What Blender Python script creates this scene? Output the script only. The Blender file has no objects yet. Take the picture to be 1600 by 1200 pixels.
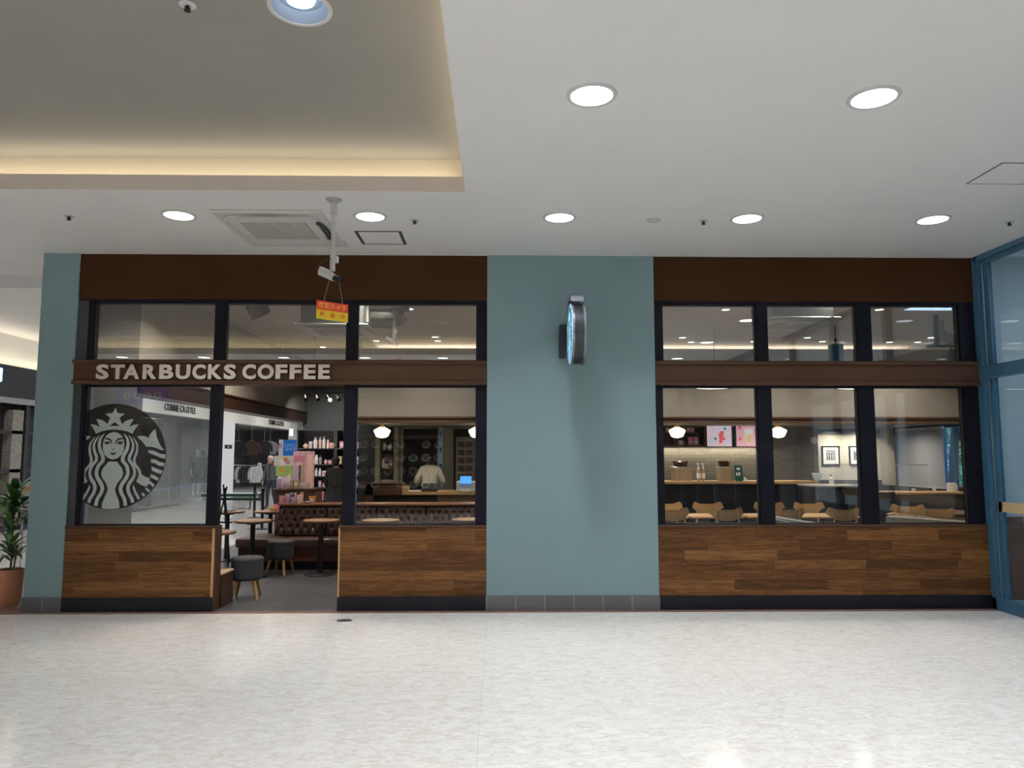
import bpy, bmesh, math, random
from mathutils import Vector, Matrix
random.seed(7)
R = math.radians
PI = math.pi
SC = bpy.context.scene
COL = SC.collection

# ------------------------------------------------------------------ camera
FPX = 1169.0; TILT = R(5.47); YAW = R(1.03); CAM = (0.0, -7.7, 1.55)
cd = bpy.data.cameras.new('camera'); cam = bpy.data.objects.new('camera', cd); COL.objects.link(cam)
cd.sensor_fit = 'HORIZONTAL'; cd.sensor_width = 36.0; cd.lens = FPX / 1600.0 * 36.0
cd.clip_start = 0.05; cd.clip_end = 200
cam.location = CAM; cam.rotation_euler = (PI / 2 + TILT, 0, -YAW)
SC.camera = cam

# ------------------------------------------------------------------ view and sky
SC.view_settings.view_transform = 'Standard'; SC.view_settings.look = 'None'
SC.view_settings.exposure = 0.0; SC.view_settings.gamma = 1.0; SC.view_settings.use_curve_mapping = False
w = bpy.data.worlds.new('sky'); SC.world = w; w.use_nodes = True
wn = w.node_tree; wn.nodes.clear()
bg = wn.nodes.new('ShaderNodeBackground'); wo = wn.nodes.new('ShaderNodeOutputWorld')
bg.inputs[0].default_value = (0.35, 0.60, 1.0, 1); bg.inputs[1].default_value = 3.0
wn.links.new(bg.outputs[0], wo.inputs[0])
SC.cycles.max_bounces = 10; SC.cycles.diffuse_bounces = 5; SC.cycles.glossy_bounces = 4
SC.cycles.transparent_max_bounces = 16; SC.cycles.caustics_reflective = False; SC.cycles.caustics_refractive = False
SC.cycles.sample_clamp_indirect = 6

def area(name, loc, power, size, size_y=None, rot=(0, 0, 0), color=(1, 1, 1), spread=180, shape=None):
    l = bpy.data.lights.new(name, 'AREA'); l.energy = power; l.color = color; l.spread = R(spread)
    l.shape = shape or ('RECTANGLE' if size_y else 'DISK'); l.size = size
    if size_y: l.size_y = size_y
    o = bpy.data.objects.new(name, l); COL.objects.link(o); o.location = loc; o.rotation_euler = rot
    return o

# ------------------------------------------------------------------ the lamps of the mall (positions of the ceiling grid)
HC = 3.645            # mall ceiling
COOL = (0.92, 0.96, 1.0)
GX = [-12.76, -11.1, -9.44, -7.78, -6.12, -4.46, -2.80, -1.13, 0.535, 2.20, 3.865]
DOWNLIGHTS = [(x, -1.275) for x in GX if -3 < x < 5] + [(0.54, -3.525), (2.20, -3.525), (3.865, -3.525)]
DOWNLIGHTS += [(x, -5.8) for x in (0.54, 2.20, 3.865)]
DOWNLIGHTS += [(x, -8.1) for x in (-8.03, -6.3, -4.6, -2.87, -1.2, 0.54, 2.2, 3.86)]
DOWNLIGHTS += [(x, -10.6) for x in (-8.03, -4.6, -1.2, 0.54, 2.2, 3.86)] + [(-7.78, -1.275)]
COFFER_LIGHTS = [(-1.09, -3.80), (-3.9, -3.75), (-1.10, -5.8), (-3.9, -5.8), (-6.7, -3.75), (-6.7, -5.8)]
LP = 16.0
for i, (x, y) in enumerate(DOWNLIGHTS): area('downlight_lamp', (x, y, HC - 0.012), (17.0 if y > -2 else 11.0) if y > -5 else (18.0 if y > -7 else 55.0), 0.20, color=COOL, spread=106 if y > -5 else 120)
for i, (x, y) in enumerate(COFFER_LIGHTS): area('coffer_lamp', (x, y, 3.985), 7.0, 0.16, color=COOL, spread=100)
WARM = (1.0, 0.86, 0.62)
area('cove_lamp', (-6.7, -1.79, 3.775), 27, 12.7, 0.04, rot=(PI, 0, 0), color=WARM)
area('cove_lamp', (-6.7, -7.71, 3.775), 27, 12.7, 0.04, rot=(PI, 0, 0), color=WARM)
area('cove_lamp', (-0.16, -4.75, 3.775), 13, 0.04, 5.8, rot=(PI, 0, 0), color=WARM)
# added fill from the entrance side, brightens the mall ceiling
area('entrance_fill', (8.3, -9.5, 1.9), 40, 3.0, 4.5, rot=(0, R(90), 0), color=(0.90, 0.95, 1.0))
# shop interior
INW = (1.0, 0.88, 0.75)
INSPOTS = [(-3.4, 1.6), (-1.6, 1.6), (0.3, 2.2), (2.4, 1.8), (4.3, 1.8), (6.4, 2.4), (-3.4, 4.2), (-1.2, 4.2), (2.4, 4.4), (4.6, 4.4), (6.8, 4.6)]
for x, y in INSPOTS: area('spot_lamp', (x, y, 3.70), 30.0, 0.1, color=INW, spread=130)
area('soffit_cove_lamp', (2.9, 7.15, 3.48), 40, 10.6, 0.04, rot=(PI, 0, 0), color=INW)
for x, y, p_ in ((7.5, 6.9, 16), (5.2, 6.5, 6), (2.2, 6.5, 6)): area('bar_fill', (x, y, 2.125), p_, 0.12, color=INW, spread=160)  # added lamps under the bar ceiling, brighten blind and wall shelf
# corridor beside the shop
for y in (3.0, 6.5, 10, 13.5, 17, 20.5, 24, 27.5): 
    for x in (-6.2, -8.6): area('corridor_lamp', (x, y, 4.08), 26, 0.22, color=(0.95, 0.97, 1.0), spread=150)
area('corridor_cove_lamp', (-10.2, 7.3, 3.42), 16, 0.05, 5.2, rot=(PI, 0, 0), color=WARM)

# ------------------------------------------------------------------ helpers
def P(px, py, Y=0.0):
    """point of the photograph on the vertical plane y = Y -> (x, z)"""
    d = _ray(px, py); t = (Y - CAM[1]) / d[1]; return (d[0] * t, CAM[2] + d[2] * t)
def G(px, py, Z=0.0):
    """point of the photograph on the level z = Z -> (x, y)"""
    d = _ray(px, py); t = (Z - CAM[2]) / d[2]; return (d[0] * t, CAM[1] + d[1] * t)
def S(px, py, X):
    """point of the photograph on the plane x = X -> (y, z)"""
    d = _ray(px, py); t = X / d[0]; return (CAM[1] + d[1] * t, CAM[2] + d[2] * t)
def _ray(px, py):
    u = (px - 800) / FPX; v = (600 - py) / FPX
    a, b, c = u, math.cos(TILT) - v * math.sin(TILT), math.sin(TILT) + v * math.cos(TILT)
    s, k = math.sin(YAW), math.cos(YAW)
    return (a * k + b * s, -a * s + b * k, c)

_M = {}
def _new(name):
    m = bpy.data.materials.new(name); m.use_nodes = True; n = m.node_tree; n.nodes.clear()
    out = n.nodes.new('ShaderNodeOutputMaterial'); return m, n, out
def mat(name, col, rough=0.5, metal=0.0, noise=0.0, nscale=20.0, bump=0.0, emit=0.0, ecol=None, stretch=(1, 1, 1), spec=0.5, alpha=1.0, coat=0.0):
    if name in _M: return _M[name]
    m, n, out = _new(name)
    b = n.nodes.new('ShaderNodeBsdfPrincipled'); n.links.new(b.outputs[0], out.inputs[0])
    b.inputs['Roughness'].default_value = rough; b.inputs['Metallic'].default_value = metal
    b.inputs['Specular IOR Level'].default_value = spec; b.inputs['Alpha'].default_value = alpha
    b.inputs['Coat Weight'].default_value = coat
    if emit: b.inputs['Emission Color'].default_value = (*(ecol or col), 1); b.inputs['Emission Strength'].default_value = emit
    c = (*col, 1)
    tc = n.nodes.new('ShaderNodeTexCoord'); mp = n.nodes.new('ShaderNodeMapping'); mp.inputs['Scale'].default_value = stretch
    n.links.new(tc.outputs['Object'], mp.inputs['Vector'])
    nz = n.nodes.new('ShaderNodeTexNoise'); nz.inputs['Scale'].default_value = nscale; nz.inputs['Detail'].default_value = 5
    n.links.new(mp.outputs[0], nz.inputs['Vector'])
    rp = n.nodes.new('ShaderNodeValToRGB'); k = max(noise, 0.015)
    rp.color_ramp.elements[0].position = 0.3; rp.color_ramp.elements[1].position = 0.7
    rp.color_ramp.elements[0].color = (*[max(0, v * (1 - k)) for v in col], 1); rp.color_ramp.elements[1].color = (*[min(1, v * (1 + k)) for v in col], 1)
    n.links.new(nz.outputs['Fac'], rp.inputs[0]); n.links.new(rp.outputs[0], b.inputs['Base Color'])
    if bump:
        bp = n.nodes.new('ShaderNodeBump'); bp.inputs['Strength'].default_value = bump; bp.inputs['Distance'].default_value = 0.01
        n.links.new(nz.outputs['Fac'], bp.inputs['Height']); n.links.new(bp.outputs[0], b.inputs['Normal'])
    _M[name] = m; return m

def math_node(n, op, a, b=None, c=None):
    x = n.nodes.new('ShaderNodeMath'); x.operation = op
    for i, v in enumerate((a, b, c)):
        if v is None: continue
        if hasattr(v, 'links'): n.links.new(v, x.inputs[i])
        else: x.inputs[i].default_value = v
    return x.outputs[0]

def wood_mat(name, cols, pl=1.2, ph=0.078, axis='X', rough=0.5, joint=0.5, grain=1.0):
    """planks in staggered rows: colour per plank, stretched grain, thin dark joints. axis: direction of the planks"""
    if name in _M: return _M[name]
    m, n, out = _new(name); b = n.nodes.new('ShaderNodeBsdfPrincipled'); n.links.new(b.outputs[0], out.inputs[0])
    b.inputs['Roughness'].default_value = rough; b.inputs['Specular IOR Level'].default_value = 0.2
    tc = n.nodes.new('ShaderNodeTexCoord'); sx = n.nodes.new('ShaderNodeSeparateXYZ'); n.links.new(tc.outputs['Object'], sx.inputs[0])
    ux, uy, uz = sx.outputs
    if axis == 'X': along, across = math_node(n, 'ADD', ux, math_node(n, 'MULTIPLY', uy, 1.0)), uz
    elif axis == 'Y': along, across = uy, ux
    else: along, across = uz, math_node(n, 'ADD', ux, uy)
    row = math_node(n, 'FLOOR', math_node(n, 'DIVIDE', across, ph))
    wn1 = n.nodes.new('ShaderNodeTexWhiteNoise'); wn1.noise_dimensions = '1D'; n.links.new(row, wn1.inputs['W'])
    sh = math_node(n, 'ADD', math_node(n, 'DIVIDE', along, pl), math_node(n, 'MULTIPLY', wn1.outputs['Value'], 7.3))
    cell = math_node(n, 'FLOOR', sh)
    cb = n.nodes.new('ShaderNodeCombineXYZ'); n.links.new(cell, cb.inputs[0]); n.links.new(row, cb.inputs[1])
    wn2 = n.nodes.new('ShaderNodeTexWhiteNoise'); wn2.noise_dimensions = '2D'; n.links.new(cb.outputs[0], wn2.inputs['Vector'])
    g = n.nodes.new('ShaderNodeCombineXYZ')
    n.links.new(math_node(n, 'ADD', math_node(n, 'MULTIPLY', along, 2.2 * grain), math_node(n, 'MULTIPLY', wn2.outputs['Value'], 40)), g.inputs[0])
    n.links.new(math_node(n, 'MULTIPLY', across, 26 * grain), g.inputs[1])
    nz = n.nodes.new('ShaderNodeTexNoise'); nz.inputs['Scale'].default_value = 1.6; nz.inputs['Detail'].default_value = 8; nz.inputs['Roughness'].default_value = 0.62; nz.inputs['Distortion'].default_value = 0.6
    n.links.new(g.outputs[0], nz.inputs['Vector'])
    v = math_node(n, 'ADD', math_node(n, 'MULTIPLY', nz.outputs['Fac'], 1.25), math_node(n, 'MULTIPLY', math_node(n, 'SUBTRACT', wn2.outputs['Value'], 0.95), 0.38))
    rp = n.nodes.new('ShaderNodeValToRGB'); n.links.new(v, rp.inputs[0])
    e = rp.color_ramp.elements; e[0].position = 0.22; e[0].color = (*cols[0], 1); e[1].position = 0.75; e[1].color = (*cols[2], 1)
    k = e.new(0.48); k.color = (*cols[1], 1)
    fa = math_node(n, 'FRACT', math_node(n, 'DIVIDE', across, ph)); fb = math_node(n, 'FRACT', sh)
    ja = math_node(n, 'LESS_THAN', fa, 0.035); jb = math_node(n, 'LESS_THAN', fb, 0.0035 / pl)
    j = math_node(n, 'MULTIPLY', math_node(n, 'MAXIMUM', ja, jb), joint)
    mx = n.nodes.new('ShaderNodeMixRGB'); mx.blend_type = 'MULTIPLY'; n.links.new(j, mx.inputs[0]); n.links.new(rp.outputs[0], mx.inputs[1]); mx.inputs[2].default_value = (0.2, 0.14, 0.1, 1)
    n.links.new(mx.outputs[0], b.inputs['Base Color'])
    _M[name] = m; return m

def tile_mat(name, col, grout, sx_, sy_, gw=0.004, plane='XY', rough=0.4, noise=0.12, bond=0.0, off=(0, 0), nscale=6):
    if name in _M: return _M[name]
    m, n, out = _new(name); b = n.nodes.new('ShaderNodeBsdfPrincipled'); n.links.new(b.outputs[0], out.inputs[0]); b.inputs['Roughness'].default_value = rough
    tc = n.nodes.new('ShaderNodeTexCoord'); s = n.nodes.new('ShaderNodeSeparateXYZ'); n.links.new(tc.outputs['Object'], s.inputs[0])
    a = s.outputs[0] if plane[0] == 'X' else s.outputs[1]; c = s.outputs[1] if plane[1] == 'Y' else s.outputs[2]
    cy = math_node(n, 'DIVIDE', math_node(n, 'SUBTRACT', c, off[1]), sy_); row = math_node(n, 'FLOOR', cy)
    cx = math_node(n, 'ADD', math_node(n, 'DIVIDE', math_node(n, 'SUBTRACT', a, off[0]), sx_), math_node(n, 'MULTIPLY', row, bond))
    def edge(v, size):
        f = math_node(n, 'FRACT', v); return math_node(n, 'LESS_THAN', math_node(n, 'MINIMUM', f, math_node(n, 'SUBTRACT', 1.0, f)), gw / size / 2)
    g = math_node(n, 'MAXIMUM', edge(cx, sx_), edge(cy, sy_))
    cb = n.nodes.new('ShaderNodeCombineXYZ'); n.links.new(math_node(n, 'FLOOR', cx), cb.inputs[0]); n.links.new(row, cb.inputs[1])
    wn2 = n.nodes.new('ShaderNodeTexWhiteNoise'); wn2.noise_dimensions = '2D'; n.links.new(cb.outputs[0], wn2.inputs['Vector'])
    nz = n.nodes.new('ShaderNodeTexNoise'); nz.inputs['Scale'].default_value = nscale; nz.inputs['Detail'].default_value = 6; n.links.new(tc.outputs['Object'], nz.inputs['Vector'])
    f = math_node(n, 'ADD', math_node(n, 'MULTIPLY', wn2.outputs['Value'], 0.4), math_node(n, 'MULTIPLY', nz.outputs['Fac'], 0.6))
    rp = n.nodes.new('ShaderNodeValToRGB'); n.links.new(f, rp.inputs[0]); rp.color_ramp.elements[0].position = 0.25; rp.color_ramp.elements[1].position = 0.75
    rp.color_ramp.elements[0].color = (*[v * (1 - noise) for v in col], 1); rp.color_ramp.elements[1].color = (*[v * (1 + noise) for v in col], 1)
    mx = n.nodes.new('ShaderNodeMixRGB'); n.links.new(g, mx.inputs[0]); n.links.new(rp.outputs[0], mx.inputs[1]); mx.inputs[2].default_value = (*grout, 1)
    n.links.new(mx.outputs[0], b.inputs['Base Color']); _M[name] = m; return m

def glass_mat(name, base=0.10, tint=(0.93, 0.95, 0.95), rough=0.0, gcol=(1, 1, 1)):
    """a single pane: clear, with a mirror share that grows at grazing angles"""
    if name in _M: return _M[name]
    m, n, out = _new(name)
    t = n.nodes.new('ShaderNodeBsdfTransparent'); t.inputs[0].default_value = (*tint, 1)
    g = n.nodes.new('ShaderNodeBsdfGlossy'); g.inputs[0].default_value = (*gcol, 1); g.inputs['Roughness'].default_value = rough
    lw = n.nodes.new('ShaderNodeLayerWeight'); lw.inputs[0].default_value = 0.5
    f = math_node(n, 'ADD', math_node(n, 'MULTIPLY', math_node(n, 'POWER', lw.outputs['Facing'], 5.0), 0.9), 0.04 + base)
    mx = n.nodes.new('ShaderNodeMixShader'); n.links.new(f, mx.inputs[0]); n.links.new(t.outputs[0], mx.inputs[1]); n.links.new(g.outputs[0], mx.inputs[2])
    n.links.new(mx.outputs[0], out.inputs[0]); _M[name] = m; return m

def film_mat(name, col, opacity, rough=0.5, spec=0.1):
    if name in _M: return _M[name]
    m, n, out = _new(name)
    t = n.nodes.new('ShaderNodeBsdfTransparent'); d = n.nodes.new('ShaderNodeBsdfPrincipled'); d.inputs['Base Color'].default_value = (*col, 1); d.inputs['Roughness'].default_value = rough; d.inputs['Specular IOR Level'].default_value = spec
    mx = n.nodes.new('ShaderNodeMixShader'); mx.inputs[0].default_value = opacity
    n.links.new(t.outputs[0], mx.inputs[1]); n.links.new(d.outputs[0], mx.inputs[2]); n.links.new(mx.outputs[0], out.inputs[0]); _M[name] = m; return m

def emis(name, col, strength):
    if name in _M: return _M[name]
    m, n, out = _new(name); e = n.nodes.new('ShaderNodeEmission'); e.inputs[0].default_value = (*col, 1); e.inputs[1].default_value = strength
    n.links.new(e.outputs[0], out.inputs[0]); _M[name] = m; return m

class MB:
    """collects shapes; build() links them as one mesh object"""
    def __init__(s): s.b = bmesh.new()
    def _mi(s, vs, mi):
        if mi:
            for f in {f for v in vs for f in v.link_faces}: f.material_index = mi
    def box(s, x0, x1, y0, y1, z0, z1, bev=0.0, mi=0, rot=None, seg=1):
        c = Vector(((x0 + x1) / 2, (y0 + y1) / 2, (z0 + z1) / 2))
        M = Matrix.Translation(c)
        if rot: 
            from mathutils import Euler
            M = M @ Euler(rot).to_matrix().to_4x4()
        M = M @ Matrix.Diagonal((abs(x1 - x0), abs(y1 - y0), abs(z1 - z0), 1))
        r = bmesh.ops.create_cube(s.b, size=1, matrix=M); vs = r['verts']
        s._mi(vs, mi)
        if bev:
            es = list({e for v in vs for e in v.link_edges})
            bmesh.ops.bevel(s.b, geom=es, offset=bev, segments=seg, affect='EDGES', profile=0.5, clamp_overlap=True)
        return s
    def cyl(s, p0, p1, r0, r1=None, n=16, mi=0, cap=True):
        p0, p1 = Vector(p0), Vector(p1); r1 = r0 if r1 is None else r1; d = p1 - p0
        q = d.to_track_quat('Z', 'Y').to_matrix().to_4x4()
        r = bmesh.ops.create_cone(s.b, cap_ends=cap, segments=n, radius1=r0, radius2=r1, depth=d.length, matrix=Matrix.Translation((p0 + p1) / 2) @ q)
        s._mi(r['verts'], mi); return s
    def sph(s, c, r, n=16, mi=0, sc=(1, 1, 1), rot=None):
        M = Matrix.Translation(c)
        if rot:
            from mathutils import Euler
            M = M @ Euler(rot).to_matrix().to_4x4()
        rr = bmesh.ops.create_uvsphere(s.b, u_segments=n, v_segments=max(6, n * 2 // 3), radius=r, matrix=M @ Matrix.Diagonal((*sc, 1)))
        s._mi(rr['verts'], mi); return s
    def lathe(s, prof, n=24, c=(0, 0, 0), mi=0, close=False, sy=1.0):
        """prof: [(r, z)] from bottom to top"""
        rings = []
        for r, z in prof:
            if r < 1e-6: rings.append([s.b.verts.new((c[0], c[1], c[2] + z))])
            else: rings.append([s.b.verts.new((c[0] + r * math.cos(2 * PI * k / n), c[1] + sy * r * math.sin(2 * PI * k / n), c[2] + z)) for k in range(n)])
        for a, b in zip(rings, rings[1:]):
            for k in range(n):
                q = [a[k % len(a)], a[(k + 1) % len(a)], b[(k + 1) % len(b)], b[k % len(b)]]
                q = list(dict.fromkeys(q))
                if len(q) > 2:
                    f = s.b.faces.new(q); f.material_index = mi
        return s
    def tube(s, pts, r, n=8, mi=0, rr=None):
        """a bent round bar through pts; rr: radius per point"""
        pts = [Vector(p) for p in pts]; rings = []
        up = Vector((0, 0, 1))
        for i, p in enumerate(pts):
            t = (pts[min(i + 1, len(pts) - 1)] - pts[max(i - 1, 0)]).normalized()
            u = t.cross(up if abs(t.z) < 0.95 else Vector((1, 0, 0))).normalized(); v = t.cross(u).normalized(); ri = rr[i] if rr else r
            rings.append([s.b.verts.new(p + ri * (math.cos(2 * PI * k / n) * u + math.sin(2 * PI * k / n) * v)) for k in range(n)])
        for a, b in zip(rings, rings[1:]):
            for k in range(n):
                f = s.b.faces.new([a[k], a[(k + 1) % n], b[(k + 1) % n], b[k]]); f.material_index = mi
        for q in (rings[0][::-1], rings[-1]):
            f = s.b.faces.new(q); f.material_index = mi
        return s
    def prism(s, pts, d, mi=0):
        """closed 3-D outline pts pushed along vector d"""
        a = [s.b.verts.new(p) for p in pts]; b = [s.b.verts.new(Vector(p) + Vector(d)) for p in pts]; n = len(pts)
        fs = [s.b.faces.new(a[::-1]), s.b.faces.new(b)]
        for k in range(n): fs.append(s.b.faces.new([a[k], a[(k + 1) % n], b[(k + 1) % n], b[k]]))
        for f in fs: f.material_index = mi
        return s
    def poly(s, pts, mi=0):
        f = s.b.faces.new([s.b.verts.new(p) for p in pts]); f.material_index = mi; return s
    def build(s, name, m, parent=None, smooth=False, loc=None, kind=None, bevel=0.0, fix=True):
        if fix: bmesh.ops.recalc_face_normals(s.b, faces=s.b.faces)
        me = bpy.data.meshes.new(name); s.b.to_mesh(me); s.b.free()
        for x in (m if isinstance(m, (list, tuple)) else [m]): me.materials.append(x)
        if smooth:
            for p in me.polygons: p.use_smooth = True
            try: me.set_sharp_from_angle(angle=R(38))
            except Exception: pass
        o = bpy.data.objects.new(name, me); COL.objects.link(o)
        if parent: o.parent = parent
        if loc: o.location = loc
        if kind: o['kind'] = kind
        if bevel:
            md = o.modifiers.new('edge', 'BEVEL'); md.width = bevel; md.segments = 2; md.limit_method = 'ANGLE'
        return o

def tag(o, label, cat, group=None, kind=None):
    o['label'] = label; o['category'] = cat
    if group: o['group'] = group
    if kind: o['kind'] = kind
    return o
def thing(name, label, cat, loc=(0, 0, 0), rz=0.0, group=None):
    o = bpy.data.objects.new(name, None); COL.objects.link(o); o.location = loc; o.rotation_euler = (0, 0, rz); o.empty_display_size = 0.1
    return tag(o, label, cat, group)
def dup(root, loc, rz=0.0, label=None, group=None, scale=None, mats=None):
    c = root.copy(); COL.objects.link(c); c.location = loc; c.rotation_euler = (0, 0, rz)
    if label: c['label'] = label
    if group: c['group'] = group
    if scale: c.scale = scale if isinstance(scale, tuple) else (scale,) * 3
    for ch in root.children:
        k = ch.copy(); COL.objects.link(k); k.parent = c
        for g in ch.children:
            q = g.copy(); COL.objects.link(q); q.parent = k
    return c
def struct(name, mb, m, parent=None, smooth=False):
    o = mb.build(name, m, parent, smooth)
    o['kind'] = 'structure'; return o
def sbox(name, x0, x1, y0, y1, z0, z1, m, parent=None, bev=0.0): return struct(name, MB().box(x0, x1, y0, y1, z0, z1, bev), m, parent)
def snode(name):
    o = bpy.data.objects.new(name, None); COL.objects.link(o); o['kind'] = 'structure'; return o

def text_mesh(s, size, depth=0.002, bold=0.0, xs=1.0, align='CENTER'):
    cu = bpy.data.curves.new('writing', 'FONT'); cu.body = s; cu.size = size; cu.extrude = depth / 2; cu.offset = bold
    cu.align_x = align; cu.align_y = 'CENTER'; cu.resolution_u = 3
    o = bpy.data.objects.new('writing', cu); COL.objects.link(o); bpy.context.view_layer.update()
    dg = bpy.context.evaluated_depsgraph_get(); me = bpy.data.meshes.new_from_object(o.evaluated_get(dg))
    bpy.data.objects.remove(o)
    for v in me.vertices: v.co.x *= xs
    return me
def text(name, s, size, m, loc, rot=(PI / 2, 0, 0), parent=None, depth=0.002, bold=0.0, xs=1.0, align='CENTER'):
    me = text_mesh(s, size, depth, bold, xs, align); me.materials.clear(); me.materials.append(m)
    o = bpy.data.objects.new(name, me); COL.objects.link(o); o.location = loc; o.rotation_euler = rot
    if parent: o.parent = parent
    return o
# ------------------------------------------------------------------ materials
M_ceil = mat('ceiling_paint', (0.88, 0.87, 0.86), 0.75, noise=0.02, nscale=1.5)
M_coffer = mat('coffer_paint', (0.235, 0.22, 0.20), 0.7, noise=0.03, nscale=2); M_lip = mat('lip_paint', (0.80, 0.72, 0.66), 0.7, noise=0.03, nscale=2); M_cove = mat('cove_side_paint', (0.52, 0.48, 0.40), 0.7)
M_teal = mat('teal_paint', (0.180, 0.265, 0.285), 0.45, spec=0.35, noise=0.035, nscale=1.3, stretch=(1, 1, 0.6))
M_brown = mat('brown_laminate', (0.040, 0.0155, 0.0045), 0.55, noise=0.12, nscale=1.2, spec=0.1)
M_band = mat('brown_band', (0.066, 0.033, 0.019), 0.5, spec=0.15, noise=0.08, nscale=8, stretch=(0.3, 1, 6))
M_black = mat('black_frame', (0.005, 0.005, 0.010), 0.5, spec=0.15, noise=0.1, nscale=4)
M_blackg = mat('dark_grey_frame', (0.028, 0.029, 0.031), 0.4)
M_kick = mat('black_kick', (0.006, 0.006, 0.011), 0.4, spec=0.3)
M_wood = wood_mat('oak_planks', [(0.066, 0.026, 0.007), (0.122, 0.051, 0.015), (0.205, 0.094, 0.031)], pl=0.95, ph=0.0985)
M_edge = mat('light_oak_edge', (0.52, 0.30, 0.12), 0.5, noise=0.15, nscale=6, stretch=(4, 4, 0.4))
M_dwood = mat('dark_walnut', (0.055, 0.024, 0.013), 0.4, noise=0.25, nscale=5, stretch=(1, 1, 0.2))
M_ctile = tile_mat('grey_base_tile', (0.105, 0.10, 0.105), (0.30, 0.30, 0.31), 0.294, 0.5, 0.006, 'XZ', 0.35, 0.12, off=(-0.12, -0.2))
M_itile = tile_mat('grey_floor_tile', (0.062, 0.062, 0.068), (0.17, 0.17, 0.175), 0.3, 0.3, 0.007, 'XY', 0.33, 0.22, bond=0.0, off=(0.1, 0.05))
M_glass = glass_mat('pane_glass', 0.0)
M_glass_up = glass_mat('upper_pane_glass', 0.13, (0.90, 0.91, 0.90))
M_blue = mat('blue_aluminium', (0.042, 0.125, 0.205), 0.38, noise=0.05, nscale=3)
M_steel = mat('satin_steel', (0.6, 0.6, 0.62), 0.3, metal=1.0)
M_white = mat('white_paint', (0.78, 0.78, 0.77), 0.5)
M_beige = mat('beige_plaster', (0.44, 0.41, 0.355), 0.7, noise=0.04, nscale=2)
M_cream = mat('cream_paint', (0.80, 0.74, 0.62), 0.6)
M_red = mat('brick_brown_strip', (0.17, 0.09, 0.07), 0.45, noise=0.15, nscale=14)
M_blackm = mat('black_metal', (0.015, 0.015, 0.017), 0.35, metal=0.3)
M_lamp = emis('lamp_glow', (0.95, 0.98, 1.0), 6.0)

def floor_mat():
    m, n, out = _new('mottled_vinyl'); b = n.nodes.new('ShaderNodeBsdfPrincipled'); n.links.new(b.outputs[0], out.inputs[0])
    tc = n.nodes.new('ShaderNodeTexCoord')
    mp = n.nodes.new('ShaderNodeMapping'); mp.inputs['Scale'].default_value = (1.0, 2.0, 1); mp.inputs['Rotation'].default_value = (0, 0, 0.25); n.links.new(tc.outputs['Object'], mp.inputs[0])
    n1 = n.nodes.new('ShaderNodeTexNoise'); n1.inputs['Scale'].default_value = 9; n1.inputs['Detail'].default_value = 9; n1.inputs['Roughness'].default_value = 0.72; n1.inputs['Distortion'].default_value = 1.2; n.links.new(mp.outputs[0], n1.inputs[0])
    n2 = n.nodes.new('ShaderNodeTexNoise'); n2.inputs['Scale'].default_value = 1.1; n2.inputs['Detail'].default_value = 3; n.links.new(tc.outputs['Object'], n2.inputs[0])
    n3 = n.nodes.new('ShaderNodeTexNoise'); n3.inputs['Scale'].default_value = 30; n3.inputs['Detail'].default_value = 6; n3.inputs['Roughness'].default_value = 0.7; n3.inputs['Distortion'].default_value = 1.5; n.links.new(mp.outputs[0], n3.inputs[0])
    v = math_node(n, 'ADD', math_node(n, 'MULTIPLY', n1.outputs[0], 0.6), math_node(n, 'MULTIPLY', n3.outputs[0], 0.4))
    rp = n.nodes.new('ShaderNodeValToRGB'); n.links.new(v, rp.inputs[0]); e = rp.color_ramp.elements
    e[0].position = 0.36; e[0].color = (0.55, 0.50, 0.44, 1); e[1].position = 0.64; e[1].color = (0.80, 0.79, 0.765, 1)
    k = e.new(0.47); k.color = (0.68, 0.64, 0.59, 1); k = e.new(0.53); k.color = (0.74, 0.715, 0.675, 1)
    # sheets of slightly different tone with hairline seams
    sx = n.nodes.new('ShaderNodeSeparateXYZ'); n.links.new(tc.outputs['Object'], sx.inputs[0])
    fx = math_node(n, 'FRACT', math_node(n, 'DIVIDE', math_node(n, 'ADD', sx.outputs[0], 0.11), 1.8)); fy = math_node(n, 'FRACT', math_node(n, 'DIVIDE', sx.outputs[1], 9.0))
    seam = math_node(n, 'MULTIPLY', math_node(n, 'MAXIMUM', math_node(n, 'LESS_THAN', fx, 0.0022), math_node(n, 'LESS_THAN', fy, 0.0004)), 0.35)
    mx = n.nodes.new('ShaderNodeMixRGB'); mx.blend_type = 'MULTIPLY'; n.links.new(seam, mx.inputs[0]); n.links.new(rp.outputs[0], mx.inputs[1]); mx.inputs[2].default_value = (0.5, 0.5, 0.5, 1)
    n.links.new(mx.outputs[0], b.inputs['Base Color'])
    rr = math_node(n, 'ADD', math_node(n, 'MULTIPLY', n2.outputs[0], 0.08), 0.07); n.links.new(rr, b.inputs['Roughness'])
    bp = n.nodes.new('ShaderNodeBump'); bp.inputs['Strength'].default_value = 0.05; bp.inputs['Distance'].default_value = 0.004
    n4 = n.nodes.new('ShaderNodeTexNoise'); n4.inputs['Scale'].default_value = 5; n4.inputs['Detail'].default_value = 3; n.links.new(tc.outputs['Object'], n4.inputs[0])
    n.links.new(n4.outputs[0], bp.inputs['Height']); n.links.new(bp.outputs[0], b.inputs['Normal'])
    return m
M_floor = floor_mat()

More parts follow.
